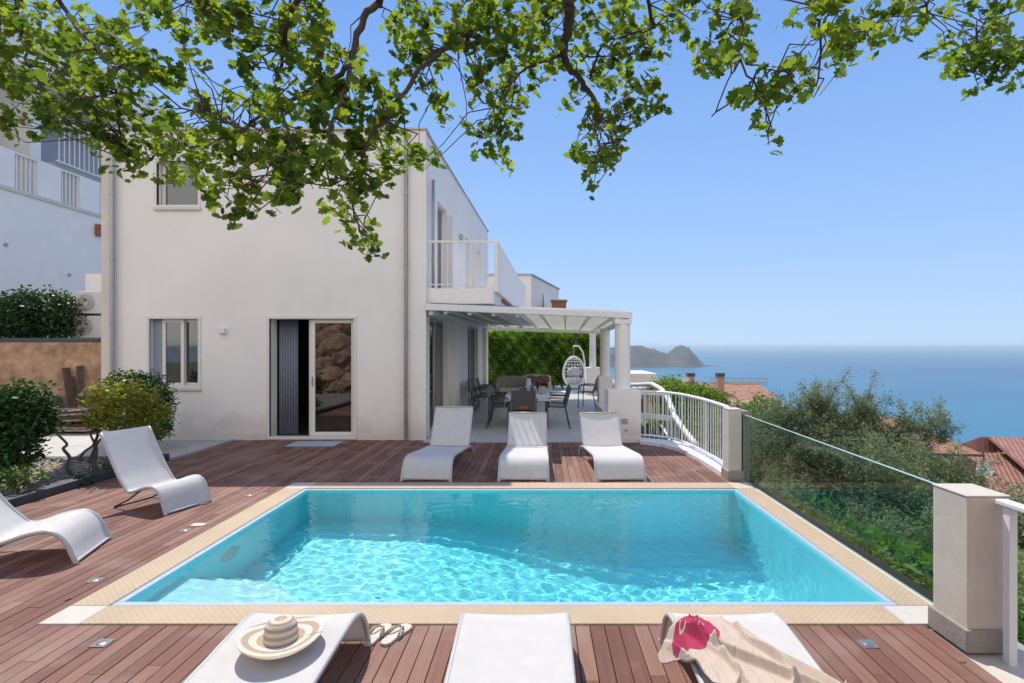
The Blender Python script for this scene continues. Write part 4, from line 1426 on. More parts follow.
g1 = 'grey armchairs around the dining table'
chair(-.84, 12.15, -90, 'grey armchair on the left side of the dining table, at its near corner', g1)
chair(-.86, 12.95, -90, 'grey armchair on the left side of the dining table, at its far corner', g1)
chair(.34, 12.15, 90, 'grey armchair on the right side of the dining table, at its near corner', g1)
chair(.36, 12.95, 90, 'grey armchair on the right side of the dining table, at its far corner', g1)
chair(-.33, 11.45, 0, 'grey armchair at the near head of the dining table, seen from behind', g1)
g2 = 'grey armchairs parked along the house wall'
chair(-1.52, 14.45, -90, 'grey armchair against the house wall, nearest of the three parked there', g2)
chair(-1.50, 15.15, -90, 'grey armchair against the house wall, middle of the three parked there', g2)
chair(-1.47, 15.85, -90, 'grey armchair against the house wall, furthest of the three parked there', g2)
chair(1.38, 16.1, 70, 'lone grey armchair beside the middle terrace column', 'grey armchairs standing apart')
M['brown'] = mat('brown_leather', (.22, .075, .035), .6, .2, 20)
t = MB(); rows = []
t.lathe([(0, .0), (.16, .005), (.20, .04), (.17, .09), (.09, .12), (0, .125)], (-.33, 11.40, .475), 24)
tag(t.build('seat_cushion', M['brown'], smooth=True), 'reddish brown cushion on the armchair at the near table head', 'cushion')

tb = empty('dining_table', (-.26, 12.8, 0), 'dark outdoor dining table under the pergola behind the loungers', 'table')
TX0, TX1, TY0, TY1, TZ = -.72, .20, 11.9, 13.75, .745
t = MB(); t.box(TX0, TX1, TY0, TY1, TZ - .035, TZ); t.build('tabletop', M['chair_grey'], tb, bevel=.006)
for x in (TX0 + .05, TX1 - .05):
    for y in (TY0 + .07, TY1 - .07):
        t = MB(); t.box(x - .025, x + .025, y - .025, y + .025, .012, TZ - .036); t.build('leg', M['chair_grey'], tb)
m_, n_, l_, p_ = new_mat('tablecloth')
tc_ = n_.new('ShaderNodeTexCoord'); vo_ = n_.new('ShaderNodeTexVoronoi'); vo_.inputs['Scale'].default_value = 9
l_.new(tc_.outputs['Object'], vo_.inputs['Vector'])
rp_ = n_.new('ShaderNodeValToRGB'); rp_.color_ramp.elements[0].color = (.16, .24, .42, 1); rp_.color_ramp.elements[0].position = .12
rp_.color_ramp.elements[1].color = (.48, .56, .68, 1); rp_.color_ramp.elements[1].position = .5
l_.new(vo_.outputs[0], rp_.inputs[0]); l_.new(rp_.outputs[0], p_.inputs['Base Color']); p_.inputs['Roughness'].default_value = .9
M['cloth'] = m_
t = MB(); rows = []
for j in range(41):
    y = TY0 - .10 + (TY1 - TY0 + .2) * j / 40
    row = []
    for i in range(31):
        x = TX0 - .16 + (TX1 - TX0 + .32) * i / 30
        ox = max(TX0 - x, x - TX1, 0); oy = max(TY0 - y, y - TY1, 0)
        z = TZ + .004 - 1.35 * ox - 1.5 * oy + (.012 * math.sin(y * 30) if ox > 0 else 0)
        xx = min(max(x, TX0 - .02 - .1 * ox), TX1 + .02 + .1 * ox); yy = min(max(y, TY0 - .02), TY1 + .02)
        row.append((xx, yy, z))
    rows.append(row)
t.sheet(rows)
o = t.build('tablecloth', M['cloth'], smooth=True)
tag(o, 'blue and white patterned cloth spread over the dining table', 'tablecloth')
M['plate'] = mat('plate_white', (.75, .72, .70), .3, .05, 10)
M['napkin'] = mat('napkin_red', (.40, .14, .15), .8, .3, 20, col2=[.6, .45, .4])
PL = GL = None
seats = [(-.50, 12.15, 'near left'), (-.50, 12.95, 'far left'), (-.02, 12.15, 'near right'), (-.02, 12.95, 'far right'), (-.26, 12.02, 'near head')]
for x, y, w_ in seats:
    if PL is None:
        PL = e = empty('place_setting', (0, 0, 0), '', 'plate', 'plates laid on the dining table')
        t = MB(); t.lathe([(0, .008), (.09, .008), (.135, .022), (.13, .024), (.09, .014), (0, .013)], (0, 0, 0), 28); t.build('plate', M['plate'], e, smooth=True)
        t = MB(); t.lathe([(.0, .10), (.02, .07), (.05, .03), (.06, .015), (0, .014)], (0, 0, 0), 10); t.build('napkin', M['napkin'], e, smooth=True)
    else:
        e = copy_tree(PL)
    e.location = (x, y, TZ + .006); e['label'] = 'white plate with folded napkin at the %s seat of the dining table' % w_
    t = None
    if GL is None:
        GL = g_ = tag(MB().lathe([(.028, 0), (.032, .10), (.036, .16), (.033, .16), (.026, .005), (0, .005)], (0, 0, 0), 16).build('drinking_glass', M['window_glass'], smooth=True),
                      '', 'glass', 'drinking glasses on the dining table')
    else:
        g_ = GL.copy(); C.objects.link(g_)
    g_.location = (x + .16 if x < -.3 else x - .16, y + .14, TZ + .006); g_['label'] = 'drinking glass beside the plate at the %s seat of the dining table' % w_
M['blue_glass'] = mat('blue_ceramic', (.45, .60, .74), .3, .1, 10)
t = MB(); t.lathe([(0, 0), (.075, 0), (.085, .06), (.07, .16), (.05, .21), (.06, .26), (.055, .26), (.04, .2), (0, .2)], (-.27, 13.1, TZ + .006), 24)
tag(t.build('jug', M['blue_glass'], smooth=True), 'pale blue jug in the middle of the dining table', 'jug')
M['bottle'] = mat('bottle_glass', (.06, .025, .03), .15, .1, 5)
t = MB(); t.lathe([(0, 0), (.038, 0), (.038, .19), (.015, .24), (.014, .31), (0, .31)], (-.05, 13.45, TZ + .006), 20)
tag(t.build('wine_bottle', M['bottle'], smooth=True), 'dark wine bottle at the far end of the dining table', 'bottle')

# ------------------------------------------------------------ wicker armchairs, hanging egg chair
M['wicker'] = mat('wicker', (.36, .33, .28), .85, .25, 30, .9, 120)
M['wicker_w'] = mat('wicker_pale', (.62, .57, .50), .85, .15, 30, .9, 120)
M['pillow_brown'] = mat('pillow_brown', (.20, .11, .08), .9, .2, 12)
M['pillow_lilac'] = mat('pillow_lilac', (.44, .40, .50), .9, .25, 10, col2=[.7, .68, .72])
M['cushion'] = mat('cushion', (.60, .56, .50), .9, .06, 10)


def wicker_seat(x, y, wd, m, lab, pil):
    e = empty('wicker_armchair', (x, y, 0), lab, 'armchair', 'wicker armchairs behind the dining table')
    hw_ = wd / 2
    t = MB(); t.box(x - hw_ + .13, x + hw_ - .13, y - .38, y + .26, .10, .36); t.build('seat_base', m, e, bevel=.03)
    t = MB(); t.box(x - hw_ + .14, x + hw_ - .14, y - .40, y + .22, .365, .48); t.build('seat_cushion', M['cushion'], e, bevel=.05)
    t = MB(); rows = []
    for j in range(9):
        z = .08 + .76 * j / 8
        rows.append([(x + hw_ * math.cos(a) * (1 + .04 * math.sin(j * .4)), y + .25 + .18 * math.sin(a) + .05 * j / 8, z - (.0 if j < 8 else .06 * abs(math.cos(a)) ** 3)) for a in [math.pi * i / 20 for i in range(21)]])
    t.sheet(rows); o = t.build('backrest', m, e, smooth=True); o.modifiers.new('thick', 'SOLIDIFY').thickness = .08
    for s in (-1, 1):
        t = MB(); t.box(x + s * (hw_ - .06) - .055, x + s * (hw_ - .06) + .055, y - .40, y + .27, .08, .62); t.build('arm', m, e, bevel=.04)
    for k, (dx, mm) in enumerate(pil):
        t = MB(); q = Vector((x + dx, y + .10, .66))
        rows = []
        for j in range(9):
            ph = -math.pi / 2 + math.pi * j / 8
            rows.append([(q.x + .20 * math.copysign(abs(math.cos(a)) ** .6, math.cos(a)) * math.cos(ph) ** .5, q.y + .09 * math.sin(ph), q.z + .17 * math.copysign(abs(math.sin(a)) ** .6, math.sin(a)) * max(0, math.cos(ph)) ** .5) for a in [2 * math.pi * i / 20 for i in range(21)]])
        t.sheet(rows)
        tag(t.build('pillow', mm, smooth=True), '%s pillow leaning in the %s' % (('dark brown' if k == 0 else 'second, right-hand brown'), 'pale wicker armchair behind the dining table'), 'pillow')
    return e


wicker_seat(-.88, 17.3, 1.02, M['wicker'], 'rounded grey wicker armchair behind the left end of the dining table', [])
wicker_seat(-.12, 18.2, .95, M['wicker_w'], 'pale wicker armchair with brown pillows behind the right end of the dining table', [(-.16, M['pillow_brown']), (.24, M['pillow_brown'])])

ec = empty('hanging_egg_chair', (1.32, 21.6, 0), 'white wicker hanging egg chair on a curved stand before the hedge', 'hanging chair')
ex, ey = 1.30, 21.6
t = MB(); t.tube([(1.62, ey + .1, .03), (1.70, ey + .1, .5), (1.74, ey + .1, 1.1), (1.66, ey + .1, 1.55), (1.50, ey + .1, 1.78), (1.34, ey + .1, 1.80), (1.28, ey + .05, 1.74)], .03, 8); t.build('stand', M['white_paint'], ec, smooth=True)
t = MB(); t.lathe([(0, 0.012), (.48, .012), (.50, .03), (.48, .045), (0, .045)], (ex, ey, 0), 32); t.build('base', M['white_paint'], ec, smooth=True, auto=40)
t = MB(); t.tube([(ex, ey, 1.74), (ex, ey, 1.40)], .008, 6); t.build('chain', M['steel'], ec)
t = MB()
for k in range(18):          # egg basket: meridians and rings, open towards the camera
    a = 2 * math.pi * k / 18
    pts = []
    for j in range(15):
        ph = math.pi * j / 14
        rr = .43 * math.sin(ph) * (1 + .12 * math.cos(ph) * -1)
        pts.append((ex + rr * math.cos(a), ey + rr * math.sin(a) * .8, .80 + .60 * math.cos(ph)))
    if math.sin(a) < -.55: pts = pts[9:]
    t.tube(pts, .013, 5)
for j in range(1, 14):
    ph = math.pi * j / 14
    rr = .43 * math.sin(ph) * (1 - .12 * math.cos(ph))
    rng = [2 * math.pi * i / 36 for i in range(37)]
    if j < 9: rng = [a for a in [-.6 + (math.pi + 1.2) * i / 30 for i in range(31)]]
    t.tube([(ex + rr * math.cos(a), ey + rr * math.sin(a) * .8, .80 + .60 * math.cos(ph)) for a in rng], .012, 5)
t.build('basket', M['white_paint'], ec, smooth=True)
t = MB(); t.tube([(ex + .40 * math.cos(a), ey - .24, .80 + .56 * math.sin(a)) for a in [2 * math.pi * i / 40 for i in range(41)]], .028, 8); t.build('rim', M['white_paint'], ec, smooth=True)
t = MB(); t.lathe([(0, -.12), (.18, -.10), (.28, 0), (.27, .09), (.15, .13), (0, .14)], (ex, ey, .46), 20)
tag(t.build('seat_cushion', M['pillow_lilac'], smooth=True), 'round lilac seat cushion inside the hanging egg chair', 'cushion')
t = MB(); t.lathe([(0, -.24), (.18, -.2), (.30, 0), (.22, .18), (0, .24)], (ex + .02, ey + .10, .76), 18)
tag(t.build('pillow', M['pillow_lilac'], smooth=True), 'lilac back pillow inside the hanging egg chair', 'pillow')
# ------------------------------------------------------------ neighbours and far buildings
def house_parts(root, walls=None):
    pass


nb = empty('apartment_building', (-17, 20, 0), 'white terraced apartment building rising behind the hedge at the left', 'building')
NX = -17.0
zt = 6.75                      # parapet foot line
t = MB(); t.box(NX - 8, NX, 12.0, 34, -.5, zt); t.build('wall', M['white_wall'] if 'white_wall' in M else M['plaster'], nb)
t = MB(); t.box(NX - .35, NX + .06, 12.0, 34, zt + .002, zt + .12); t.build('cornice', M['plaster_cream'], nb)
bal_ = None
for y, y2 in ((12.0, 12.9), (13.75, 14.65), (15.5, 16.4), (17.25, 18.15), (19.0, 19.9), (20.75, 21.65), (22.5, 34)):
    t = MB(); t.box(NX - .22, NX - .02, y, y2, zt + .12, zt + 1.35); q_ = t.build('parapet', M['white_wall'], nb)
    bal_ = bal_ or q_
y = 12.9
for k in range(6):
    for j in range(5):
        yy = y + .10 + j * .165
        t = MB(); t.box(NX - .16, NX - .08, yy, yy + .06, zt + .12, zt + 1.28); t.build('baluster', M['plaster'], bal_)
    t = MB(); t.box(NX - .20, NX - .04, y, y + .85, zt + 1.28, zt + 1.35); t.build('coping', M['plaster'], bal_)
    y += 1.75
t = MB(); t.box(NX - 8, NX - 2.4, 12.0, 34, zt + .0, zt + 4.3); t.build('upper_wall', M['plaster'], nb)
t = MB(); t.box(NX - 2.39, NX - 2.36, 14, 19.2, zt + .25, zt + 3.3); t.build('glazing', glass('teal_glass', (.35, .62, .66), .7, 1.0, 1.7), nb)
for yy in (14, 15.3, 16.6, 17.9, 19.2):
    t = MB(); t.box(NX - 2.38, NX - 2.30, yy - .05, yy + .05, zt + .1, zt + 3.35); t.build('mullion', M['alu_grey'], nb)
t = MB(); t = MB(); t.box(NX - 2.39, NX - 2.35, 20.3, 30, zt + 1.6, zt + 3.9); t.build('opening', M['alu_grey'], nb)
t = MB(); t.box(NX - 2.36, NX - .6, 19.35, 19.75, zt, zt + 4.3); t.build('pier', M['plaster'], nb)
t = MB(); t.box(NX - 8, NX - .2, 12.0, 34, zt + 4.31, zt + 5.9); t.build('upper_parapet', M['plaster'], nb)
for k in range(9):
    t = MB(); t.box(NX - 2.3, NX - .3, 21.6 + k * 1.2, 21.72 + k * 1.2, zt + 4.05, zt + 4.30); t.build('rafter', M['white_paint'], nb)
t = MB(); t.bar((NX - .1, 19.8, zt + 3.1), (NX - .1, 30, zt + 3.1), .06, .06); t.bar((NX - .1, 19.8, zt + 1.6), (NX - .1, 30, zt + 1.6), .05, .05)
rl = t.build('railing', M['white_paint'], nb)
for k in range(30):
    t = MB(); t.box(NX - .115, NX - .085, 19.9 + k * .22, 19.93 + k * .22, zt + 1.6, zt + 3.1); t.build('baluster', M['white_paint'], rl)
t = MB(); t.box(NX - 2.3, NX - .2, 19.8, 34, zt + 1.36, zt + 1.55); t.build('upper_floor', M['concrete'], nb)
for (yy, zz) in ((17.8, 5.0), (20.2, 4.35), (17.2, 3.4), (19.6, 3.0), (23.0, 3.6)):
    t = MB(); t.tube([(NX - .02, yy, zz), (NX + .05, yy, zz)], .06, 10); t.build('drain_spout', M['alu_grey'], nb)
t = MB(); t.box(NX + .01, NX + .20, 21.35, 21.6, 6.0, 6.45)
tag(t.build('wall_lantern', M['brick_red'], bevel=.04), 'small orange red box lamp on the apartment wall below the cornice', 'lamp')

sw = MB(); sw.box(-30, -8.35, 12.36, 12.75, -.3, 1.86)
tag(sw.build('stone_wall', M['stone'], bevel=.01), 'ochre stone block retaining wall below the hedge left of the villa', 'wall')
t = MB(); t.box(-30, -8.30, 12.34, 12.78, 1.862, 1.95)
tag(t.build('wall_capping', M['kerb'], bevel=.01), 'dark weathered capping course on top of the ochre stone wall', 'wall capping')
AC = None
for i, (px, py, lab) in enumerate([(95, 303, 'upper outdoor air conditioning unit beside the villa corner'), (93, 327, 'lower outdoor air conditioning unit beside the villa corner, above the stone wall')]):
    if AC is None:
        AC = e = empty('air_conditioner', (0, 0, 0), lab, 'air conditioner', 'outdoor air conditioning units left of the villa')
        t = MB(); t.box(-.36, .36, -.13, .15, -.26, .26); t.build('casing', M['ac_white'], e, bevel=.02)
        t = MB()
        for k in range(5): t.tube([(-.10 + (.05 + .035 * k) * math.cos(a), -.14, (.05 + .035 * k) * math.sin(a)) for a in [2 * math.pi * q / 24 for q in range(25)]], .006, 5)
        t.build('fan_grille', M['alu_grey'], e)
        t = MB()
        for s in (-1, 1): t.box(s * .25 - .02, s * .25 + .02, -.12, .16, -.31, -.261)
        t.build('bracket', M['dark_metal'], e)
    else:
        e = copy_tree(AC); e['label'] = lab
    e.location = P(px, py, 13.2)
t = MB(); t.box(-10.85, -10.25, 13.36, 13.46, 1.5, 3.5)
tag(t.build('equipment_wall', M['plaster']), 'narrow white wall panel carrying the air conditioning units', 'wall')

# retaining wall behind the viewer, facing the villa
rows = []
for j in range(46):
    z = -.3 + 4.1 * j / 45
    row = []
    for i in range(200):
        x = -16 + 25 * i / 199
        d_ = .22 * math.sin(x * 2.3 + z * 1.1) * math.sin(z * 2.6 - x * .7) + .14 * math.sin(x * 5.1 - z * 3.3) * math.sin(z * 6.1 + x) + R.uniform(-.05, .05)
        row.append((x, -5.5 + d_ - .12 * z, z))
    rows.append(row)
t = MB(); t.sheet(rows); o = t.build('rear_stone_wall', M['stone'])
o.modifiers.new('thick', 'SOLIDIFY').thickness = .5
tag(o, 'rough ochre rock face behind the viewer facing the pool', 'rock face')

# house behind the hedge
nh = empty('neighbour_house', (.2, 26, 0), 'white cubic house behind the hedge right of the villa balcony', 'house')
t = MB(); t.prism([(-2.5, 24.8), (-.39, 24.8), (1.04, 31.0), (-2.5, 31.0)], -1, 4.94); t.build('wall', M['plaster'], nh)
t = MB(); t.prism([(-2.56, 24.72), (-.33, 24.72), (1.12, 31.06), (-2.5, 31.06)], 4.942, 4.99); t.build('roof_edge', M['alu_grey'], nh)
t = MB(); t.tube([(-.8, 24.72, .5), (-.8, 24.72, 4.6)], .05, 8); t.build('downpipe', M['plaster_cream'], nh)
t = MB(); t.prism([(.18, 27.0), (.24, 27.0), (.58, 28.6), (.52, 28.6)], 3.0, 4.3); t.build('shutter', M['white_paint'], nh)
t = MB(); t.box(.55, 1.22, 26.0, 26.6, 1.6, 3.86); ch = t.build('chimney', M['brick_red'], nh, bevel=.01)
t = MB(); t.box(.50, 1.27, 25.95, 26.65, 3.862, 3.95); t.build('chimney_cap', M['roof_tiles'], ch)

# pale terraced house down the slope behind the stair
th = empty('terraced_house', (6, 34, -2), 'pale sandstone terraced house down the slope behind the stair railing', 'house')
t = MB(); t.box(4.6, 7.6, 30, 38, -9, -.6); t.build('wall', M['sand_wall'] if 'sand_wall' in M else M['plaster_cream'], th)
t = MB(); t.box(4.5, 7.7, 29.8, 38, -.598, -.45); t.build('roof', M['concrete'], th)
t = MB(); t.box(4.6, 8.0, 29.0, 29.98, -3.0, -1.9); t.build('balcony', M['plaster_cream'], th)
for x in (5.0, 6.1, 7.0):
    t = MB(); t.box(x, x + .5, 29.94, 29.99, -1.85, -1.0); t.build('window', M['dark_metal'], th)
t = MB(); t.box(4.9, 6.6, 31.5, 36, -.45, .25); t.build('roof_room', M['plaster_cream'], th)

# tiled house with two chimneys
ch_ = empty('tiled_house', (12, 37, -2), 'low house with red tiled roof and two brick chimneys beyond the railing', 'house')
t = MB(); t.box(7.9, 14.5, 34.5, 42, -9, -1.6); t.build('wall', M['plaster_cream'], ch_)
t = MB()
a = [(7.4, 33.8, -1.75), (15.0, 33.8, -1.85), (15.0, 38.6, -.72), (7.4, 38.6, -.62), (7.4, 43, -1.9), (15.0, 43, -1.9)]
t.add(a + [(x, y, z - .16) for x, y, z in a], [(0, 1, 2, 3), (3, 2, 5, 4), (6, 9, 8, 7), (9, 10, 11, 8), (0, 6, 7, 1), (1, 7, 8, 2), (2, 8, 11, 5), (3, 9, 6, 0), (4, 10, 9, 3), (4, 5, 11, 10)])
t.build('roof', M['roof_tiles'], ch_)
for (px, w_, top, bot, Yc) in ((690.5, .42, 373, 392, 38), (720, .40, 373, 398, 36.5)):
    p = P(px, top, Yc); q = P(px, bot, Yc)
    t = MB(); t.box(p.x - w_ / 2, p.x + w_ / 2, Yc - .25, Yc + .25, q.z, p.z - .22); c_ = t.build('chimney', M['chimney_brick'] if 'chimney_brick' in M else M['brick_red'], ch_, bevel=.01)
    t = MB(); t.box(p.x - w_ / 2 - .03, p.x + w_ / 2 + .03, Yc - .28, Yc + .28, p.z - .219, p.z); t.build('chimney_cap', M['dark_metal'], c_)
p = P(685, 381, 37)
t = MB(); t.lathe([(0, 0), (.2, .03), (.3, .09), (.31, .1), (.2, .05), (0, .02)], (0, 0, 0), 20)
t.v = [(p.x + x, p.y - z, p.z + y) for x, y, z in t.v]
t.build('dish', M['white_paint'], ch_)
t = MB(); t.tube([(p.x, p.y, p.z), (p.x, p.y + .05, p.z - 1.2)], .03, 6); t.build('mast', M['alu_grey'], ch_)
t = MB(); t.bar((11.6, 38.4, -.35), (15.6, 38.4, -.4), .04, .04); t.bar((11.6, 38.4, -.65), (15.6, 38.4, -.7), .03, .03); rl = t.build('roof_railing', M['pipe'], ch_)
for k in range(23):
    t = MB(); t.box(11.6 + k * .18, 11.625 + k * .18, 38.39, 38.42, -.95, -.37); t.build('baluster', M['pipe'], rl)

# tiled roof among the trees
h2 = empty('tiled_cottage', (20, 29, -4), 'cottage with orange tiled roof showing between olive trees and sea', 'house')
t = MB(); t.box(16.0, 21.2, 28.2, 33, -12, -3.45); t.build('wall', M['plaster'], h2)
t = MB()
a = [(15.6, 27.6, -3.42), (21.9, 27.6, -3.55), (21.9, 33.6, -3.5), (15.6, 33.6, -3.5), (16.6, 30.6, -1.95), (19.6, 30.6, -2.1)]
t.add(a, [(0, 1, 5, 4), (1, 2, 5), (2, 3, 4, 5), (3, 0, 4), (0, 3, 2, 1)]); t.build('roof', M['roof_tiles'], h2)
t = MB(); t.bar((15.6, 27.62, -3.46), (21.9, 27.62, -3.6), .1, .12); t.build('gutter', M['dark_metal'], h2)

# big house with red roof and balcony
Z3 = len(bpy.data.objects)
h3 = empty('red_roofed_house', (24, 26, -5), 'house with dull red roof, dormer and balcony at the right picture edge', 'house')
t = MB(); t.box(20.6, 32, 25.2, 33, -14, -4.7); t.build('wall', M['plaster'], h3)
t = MB()
a = [(19.9, 27.2, -3.95), (21.6, 23.8, -5.05), (33, 23.8, -5.4), (33, 29.6, -2.9), (23.3, 29.6, -2.55), (21.0, 29.4, -3.3), (33, 35, -5)]
t.add(a, [(0, 1, 2, 3, 4, 5), (4, 3, 6), (5, 4, 6)])
r3 = t.build('roof', M['roof_red'], h3); r3.modifiers.new('thick', 'SOLIDIFY').thickness = .15
t = MB(); t.box(23.9, 31, 25.0, 28.6, -4.9, -3.95); dm = t.build('dormer', M['brick_red'], h3)
t = MB(); t.add([(22.4, 24.6, -3.98), (32, 24.5, -4.08), (32, 29.4, -2.8), (23.6, 29.4, -2.50)], [(0, 1, 2, 3)]); q_ = t.build('dormer_roof', M['roof_red'], dm); q_.modifiers.new('thick', 'SOLIDIFY').thickness = .14
for k in range(7):
    t = MB(); t.box(24.1 + k * .55, 24.45 + k * .55, 24.96, 25.02, -4.75, -4.15); t.build('window', M['dark_metal'], dm)
t = MB(); t.box(20.2, 32, 22.6, 22.8, -6.55, -5.75); bl = t.build('balcony_parapet', M['pink_wall'] if 'pink_wall' in M else M['brick_red'], h3)
t = MB(); t.box(20.2, 32, 22.6, 25.2, -6.8, -6.56); t.build('balcony_floor', M['concrete'], h3)
for k in range(14):
    t = MB(); t.box(20.3 + k * .8, 20.42 + k * .8, 22.52, 22.595, -6.6, -5.7); t.build('pilaster', M['brick_red'], bl)
for k in range(5):
    t = MB(); t.box(21.2 + k * 2.0, 22.2 + k * 2.0, 25.14, 25.19, -9.3, -7.4); t.build('window', M['dark_metal'], h3)
for i, (x0, x1) in enumerate(((21.6, 23.4), (24.6, 26.8))):
    rows = [[(x0 + (x1 - x0) * k / 8, 22.5 + .5 * j / 4, -5.87 - .12 * math.sin(k / 8 * math.pi * 4) ** 2 + .2 * math.sin(j / 4 * math.pi)) for k in range(9)] for j in range(5)]
    t = MB(); t.sheet(rows); o = t.build('white_cloth', M['white_paint'], smooth=True); o.modifiers.new('thick', 'SOLIDIFY').thickness = .05
    tag(o, ('first, left-hand' if i == 0 else 'second, right-hand') + ' white sheet draped over the balcony of the red-roofed house', 'sheet')
p = P(983, 458, 24)
t = MB(); t.lathe([(0, 0), (.25, .03), (.38, .1), (.39, .12), (.25, .05), (0, .02)], (0, 0, 0), 24); t.v = [(p.x + x, p.y - z, p.z + y) for x, y, z in t.v]
t.build('dish', M['white_paint'], h3)
t = MB(); t.tube([(p.x + .1, 24.1, -5.2), (p.x + .1, 24.1, -2.3)], .025, 6); t.build('antenna_mast', M['dark_metal'], h3)

h3.location.z -= .45
# a few more houses further down towards the coast
hz = [(9, 55, -8, 5, 6, 'small pale house with tiled roof far down the slope, left of the chimneys'), (22, 60, -12, 7, 7, 'small pale house with tiled roof far down the slope behind the olive trees'),
      (34, 52, -12, 6, 7, 'small pale house with tiled roof far down the slope beyond the red roofed house')]
for (x, y, z, wx, wy, lab) in hz:
    e = empty('far_house', (x, y, z), lab, 'house', 'houses far down the slope')
    t = MB(); t.box(x, x + wx, y, y + wy, z - 8, z); t.build('wall', M['plaster_cream'], e)
    t = MB(); a = [(x - .4, y - .4, z + .002), (x + wx + .4, y - .4, z + .002), (x + wx + .4, y + wy + .4, z + .002), (x - .4, y + wy + .4, z + .002), (x + wx * .3, y + wy / 2, z + 1.4), (x + wx * .7, y + wy / 2, z + 1.4)]
    t.add(a, [(0, 1, 5, 4), (1, 2, 5), (2, 3, 4, 5), (3, 0, 4), (0, 3, 2, 1)]); t.build('roof', M['roof_tiles'], e)
    for k in range(2):
        t = MB(); t.box(x + 1 + 2.2 * k, x + 1.9 + 2.2 * k, y - .03, y - .002, z - 2.2, z - 1); t.build('window', M['dark_metal'], e)

# wood pile against the stone wall
layer = ('lowest', 'second', 'third', 'fourth', 'fifth', 'topmost')
for i in range(24):
    a = R.uniform(-.22, .22) + (.12 if i > 12 else 0); y = 11.35 + .17 * (i % 4) + R.uniform(-.04, .04); x = -9.85 + R.uniform(-.25, .25); L = R.uniform(1.2, 2.0); z = .03 + (i // 4) * .075 + R.uniform(0, .02)
    dx, dy = math.cos(a) * L / 2, math.sin(a) * L / 2
    t = MB(); t.bar((x - dx, y - dy, z), (x + dx, y + dy, z + R.uniform(-.01, .10)), .14, .03)
    tag(t.build('plank', M['plank']), 'grey brown plank, %s of the %s layer in the loose paving pile' % (('front', 'second', 'third', 'back')[i % 4], layer[i // 4]), 'plank', 'planks in the loose pile on the paving')
for i, (px, pyt, pxb, pyb) in enumerate([(66, 368, 76, 402), (71, 377, 80, 402), (80, 366, 84, 390), (57, 396, 68, 412)]):
    a = P(px, pyt, 12.28); b = P(pxb, pyb, 12.0)
    t = MB(); t.bar(a, (b.x, 11.95, .06), .13, .04)
    tag(t.build('leaning_board', M['bark']), ['tall dark board leaning on the stone wall, leftmost of the three upright ones', 'shorter dark board leaning on the stone wall between two taller ones', 'dark board leaning on the stone wall, rightmost and highest', 'short pale board leaning low at the left end of the wood pile'][i], 'board', 'boards leaning on the stone wall')
# ------------------------------------------------------------ vegetation
def tree(name, label, cat, group, base, stems, blobs, dens, size, lm, shape='oval', bark='bark_grey', up=.3, extra=None, loc=None):
    root = empty(name, loc or base, label, cat, group)
    t = MB()
    for (pts, rs) in stems: t.tube(pts, rs, 8)
    if t.v: t.build('trunk' if cat == 'tree' else 'stem', M[bark], root, smooth=True)
    pts, tone = blob_points(blobs, dens, .25 if name == 'olive_tree' else .55)
    if extra:
        pts = np.concatenate([pts, np.array(extra)]); tone = np.concatenate([tone, NP.random(len(extra)) * .5 + .5])
    leaves('crown' if cat == 'tree' else 'foliage', lm, root, pts, size, shape, up, tone=tone)
    return root


def limb(a, b, n=7, wob=.12, r0=.1, r1=.02):
    a, b = Vector(a), Vector(b)
    pts = []
    for i in range(n):
        s = i / (n - 1)
        p = a.lerp(b, s)
        if 0 < i < n - 1: p += Vector((R.uniform(-wob, wob), R.uniform(-wob, wob), R.uniform(-wob, wob) * .5))
        pts.append(p)
    xz = dense([(p.x, p.z) for p in pts], 4); yy = dense([(p.y, 0) for p in pts], 4)
    pts = [Vector((u, w_, v)) for (u, v), (w_, _) in zip(xz, yy)]
    m = len(pts)
    return (pts, [r0 + (r1 - r0) * i / (m - 1) for i in range(m)])


# hedge at the back of the terrace
hr = empty('hedge', (0, 23.6, 0), 'tall clipped green hedge closing the dining terrace', 'hedge')
n = 26000
X = NP.uniform(-2.4, 2.6, n); Z = NP.uniform(.15, 2.42, n); Yh = 23.25 + NP.random(n) ** 1.5 * .7 + .10 * np.sin(X * 5) * np.cos(Z * 4) + .07 * np.sin(X * 13 + Z * 9)
top = NP.random(n) < .16
Z = np.where(top, 2.36 + .13 * NP.normal(size=n) + .05 * np.sin(X * 6), Z); Yh = np.where(top, NP.uniform(23.2, 24.2, n), Yh)
tn = .30 + .16 * np.sin(X * 3 + Z * 2.3) + .16 * np.sin(X * 9.1 - Z * 6.7) + .12 * np.sin(X * 17 + Z * 13) + np.where(Z > 2.1, .4, 0)  # upper leaves toned lighter: the sunlit top edge put into their colour
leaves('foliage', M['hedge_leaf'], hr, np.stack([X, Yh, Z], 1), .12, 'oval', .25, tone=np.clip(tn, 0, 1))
t = MB()
for k in range(14): t.tube([(-2.3 + k * .36, 23.7, 0), (-2.3 + k * .36 + R.uniform(-.1, .1), 23.75, 1.2), (-2.3 + k * .36, 23.7, 2.1)], [.04, .03, .015], 6)
t.build('stem', M['bark'], hr)

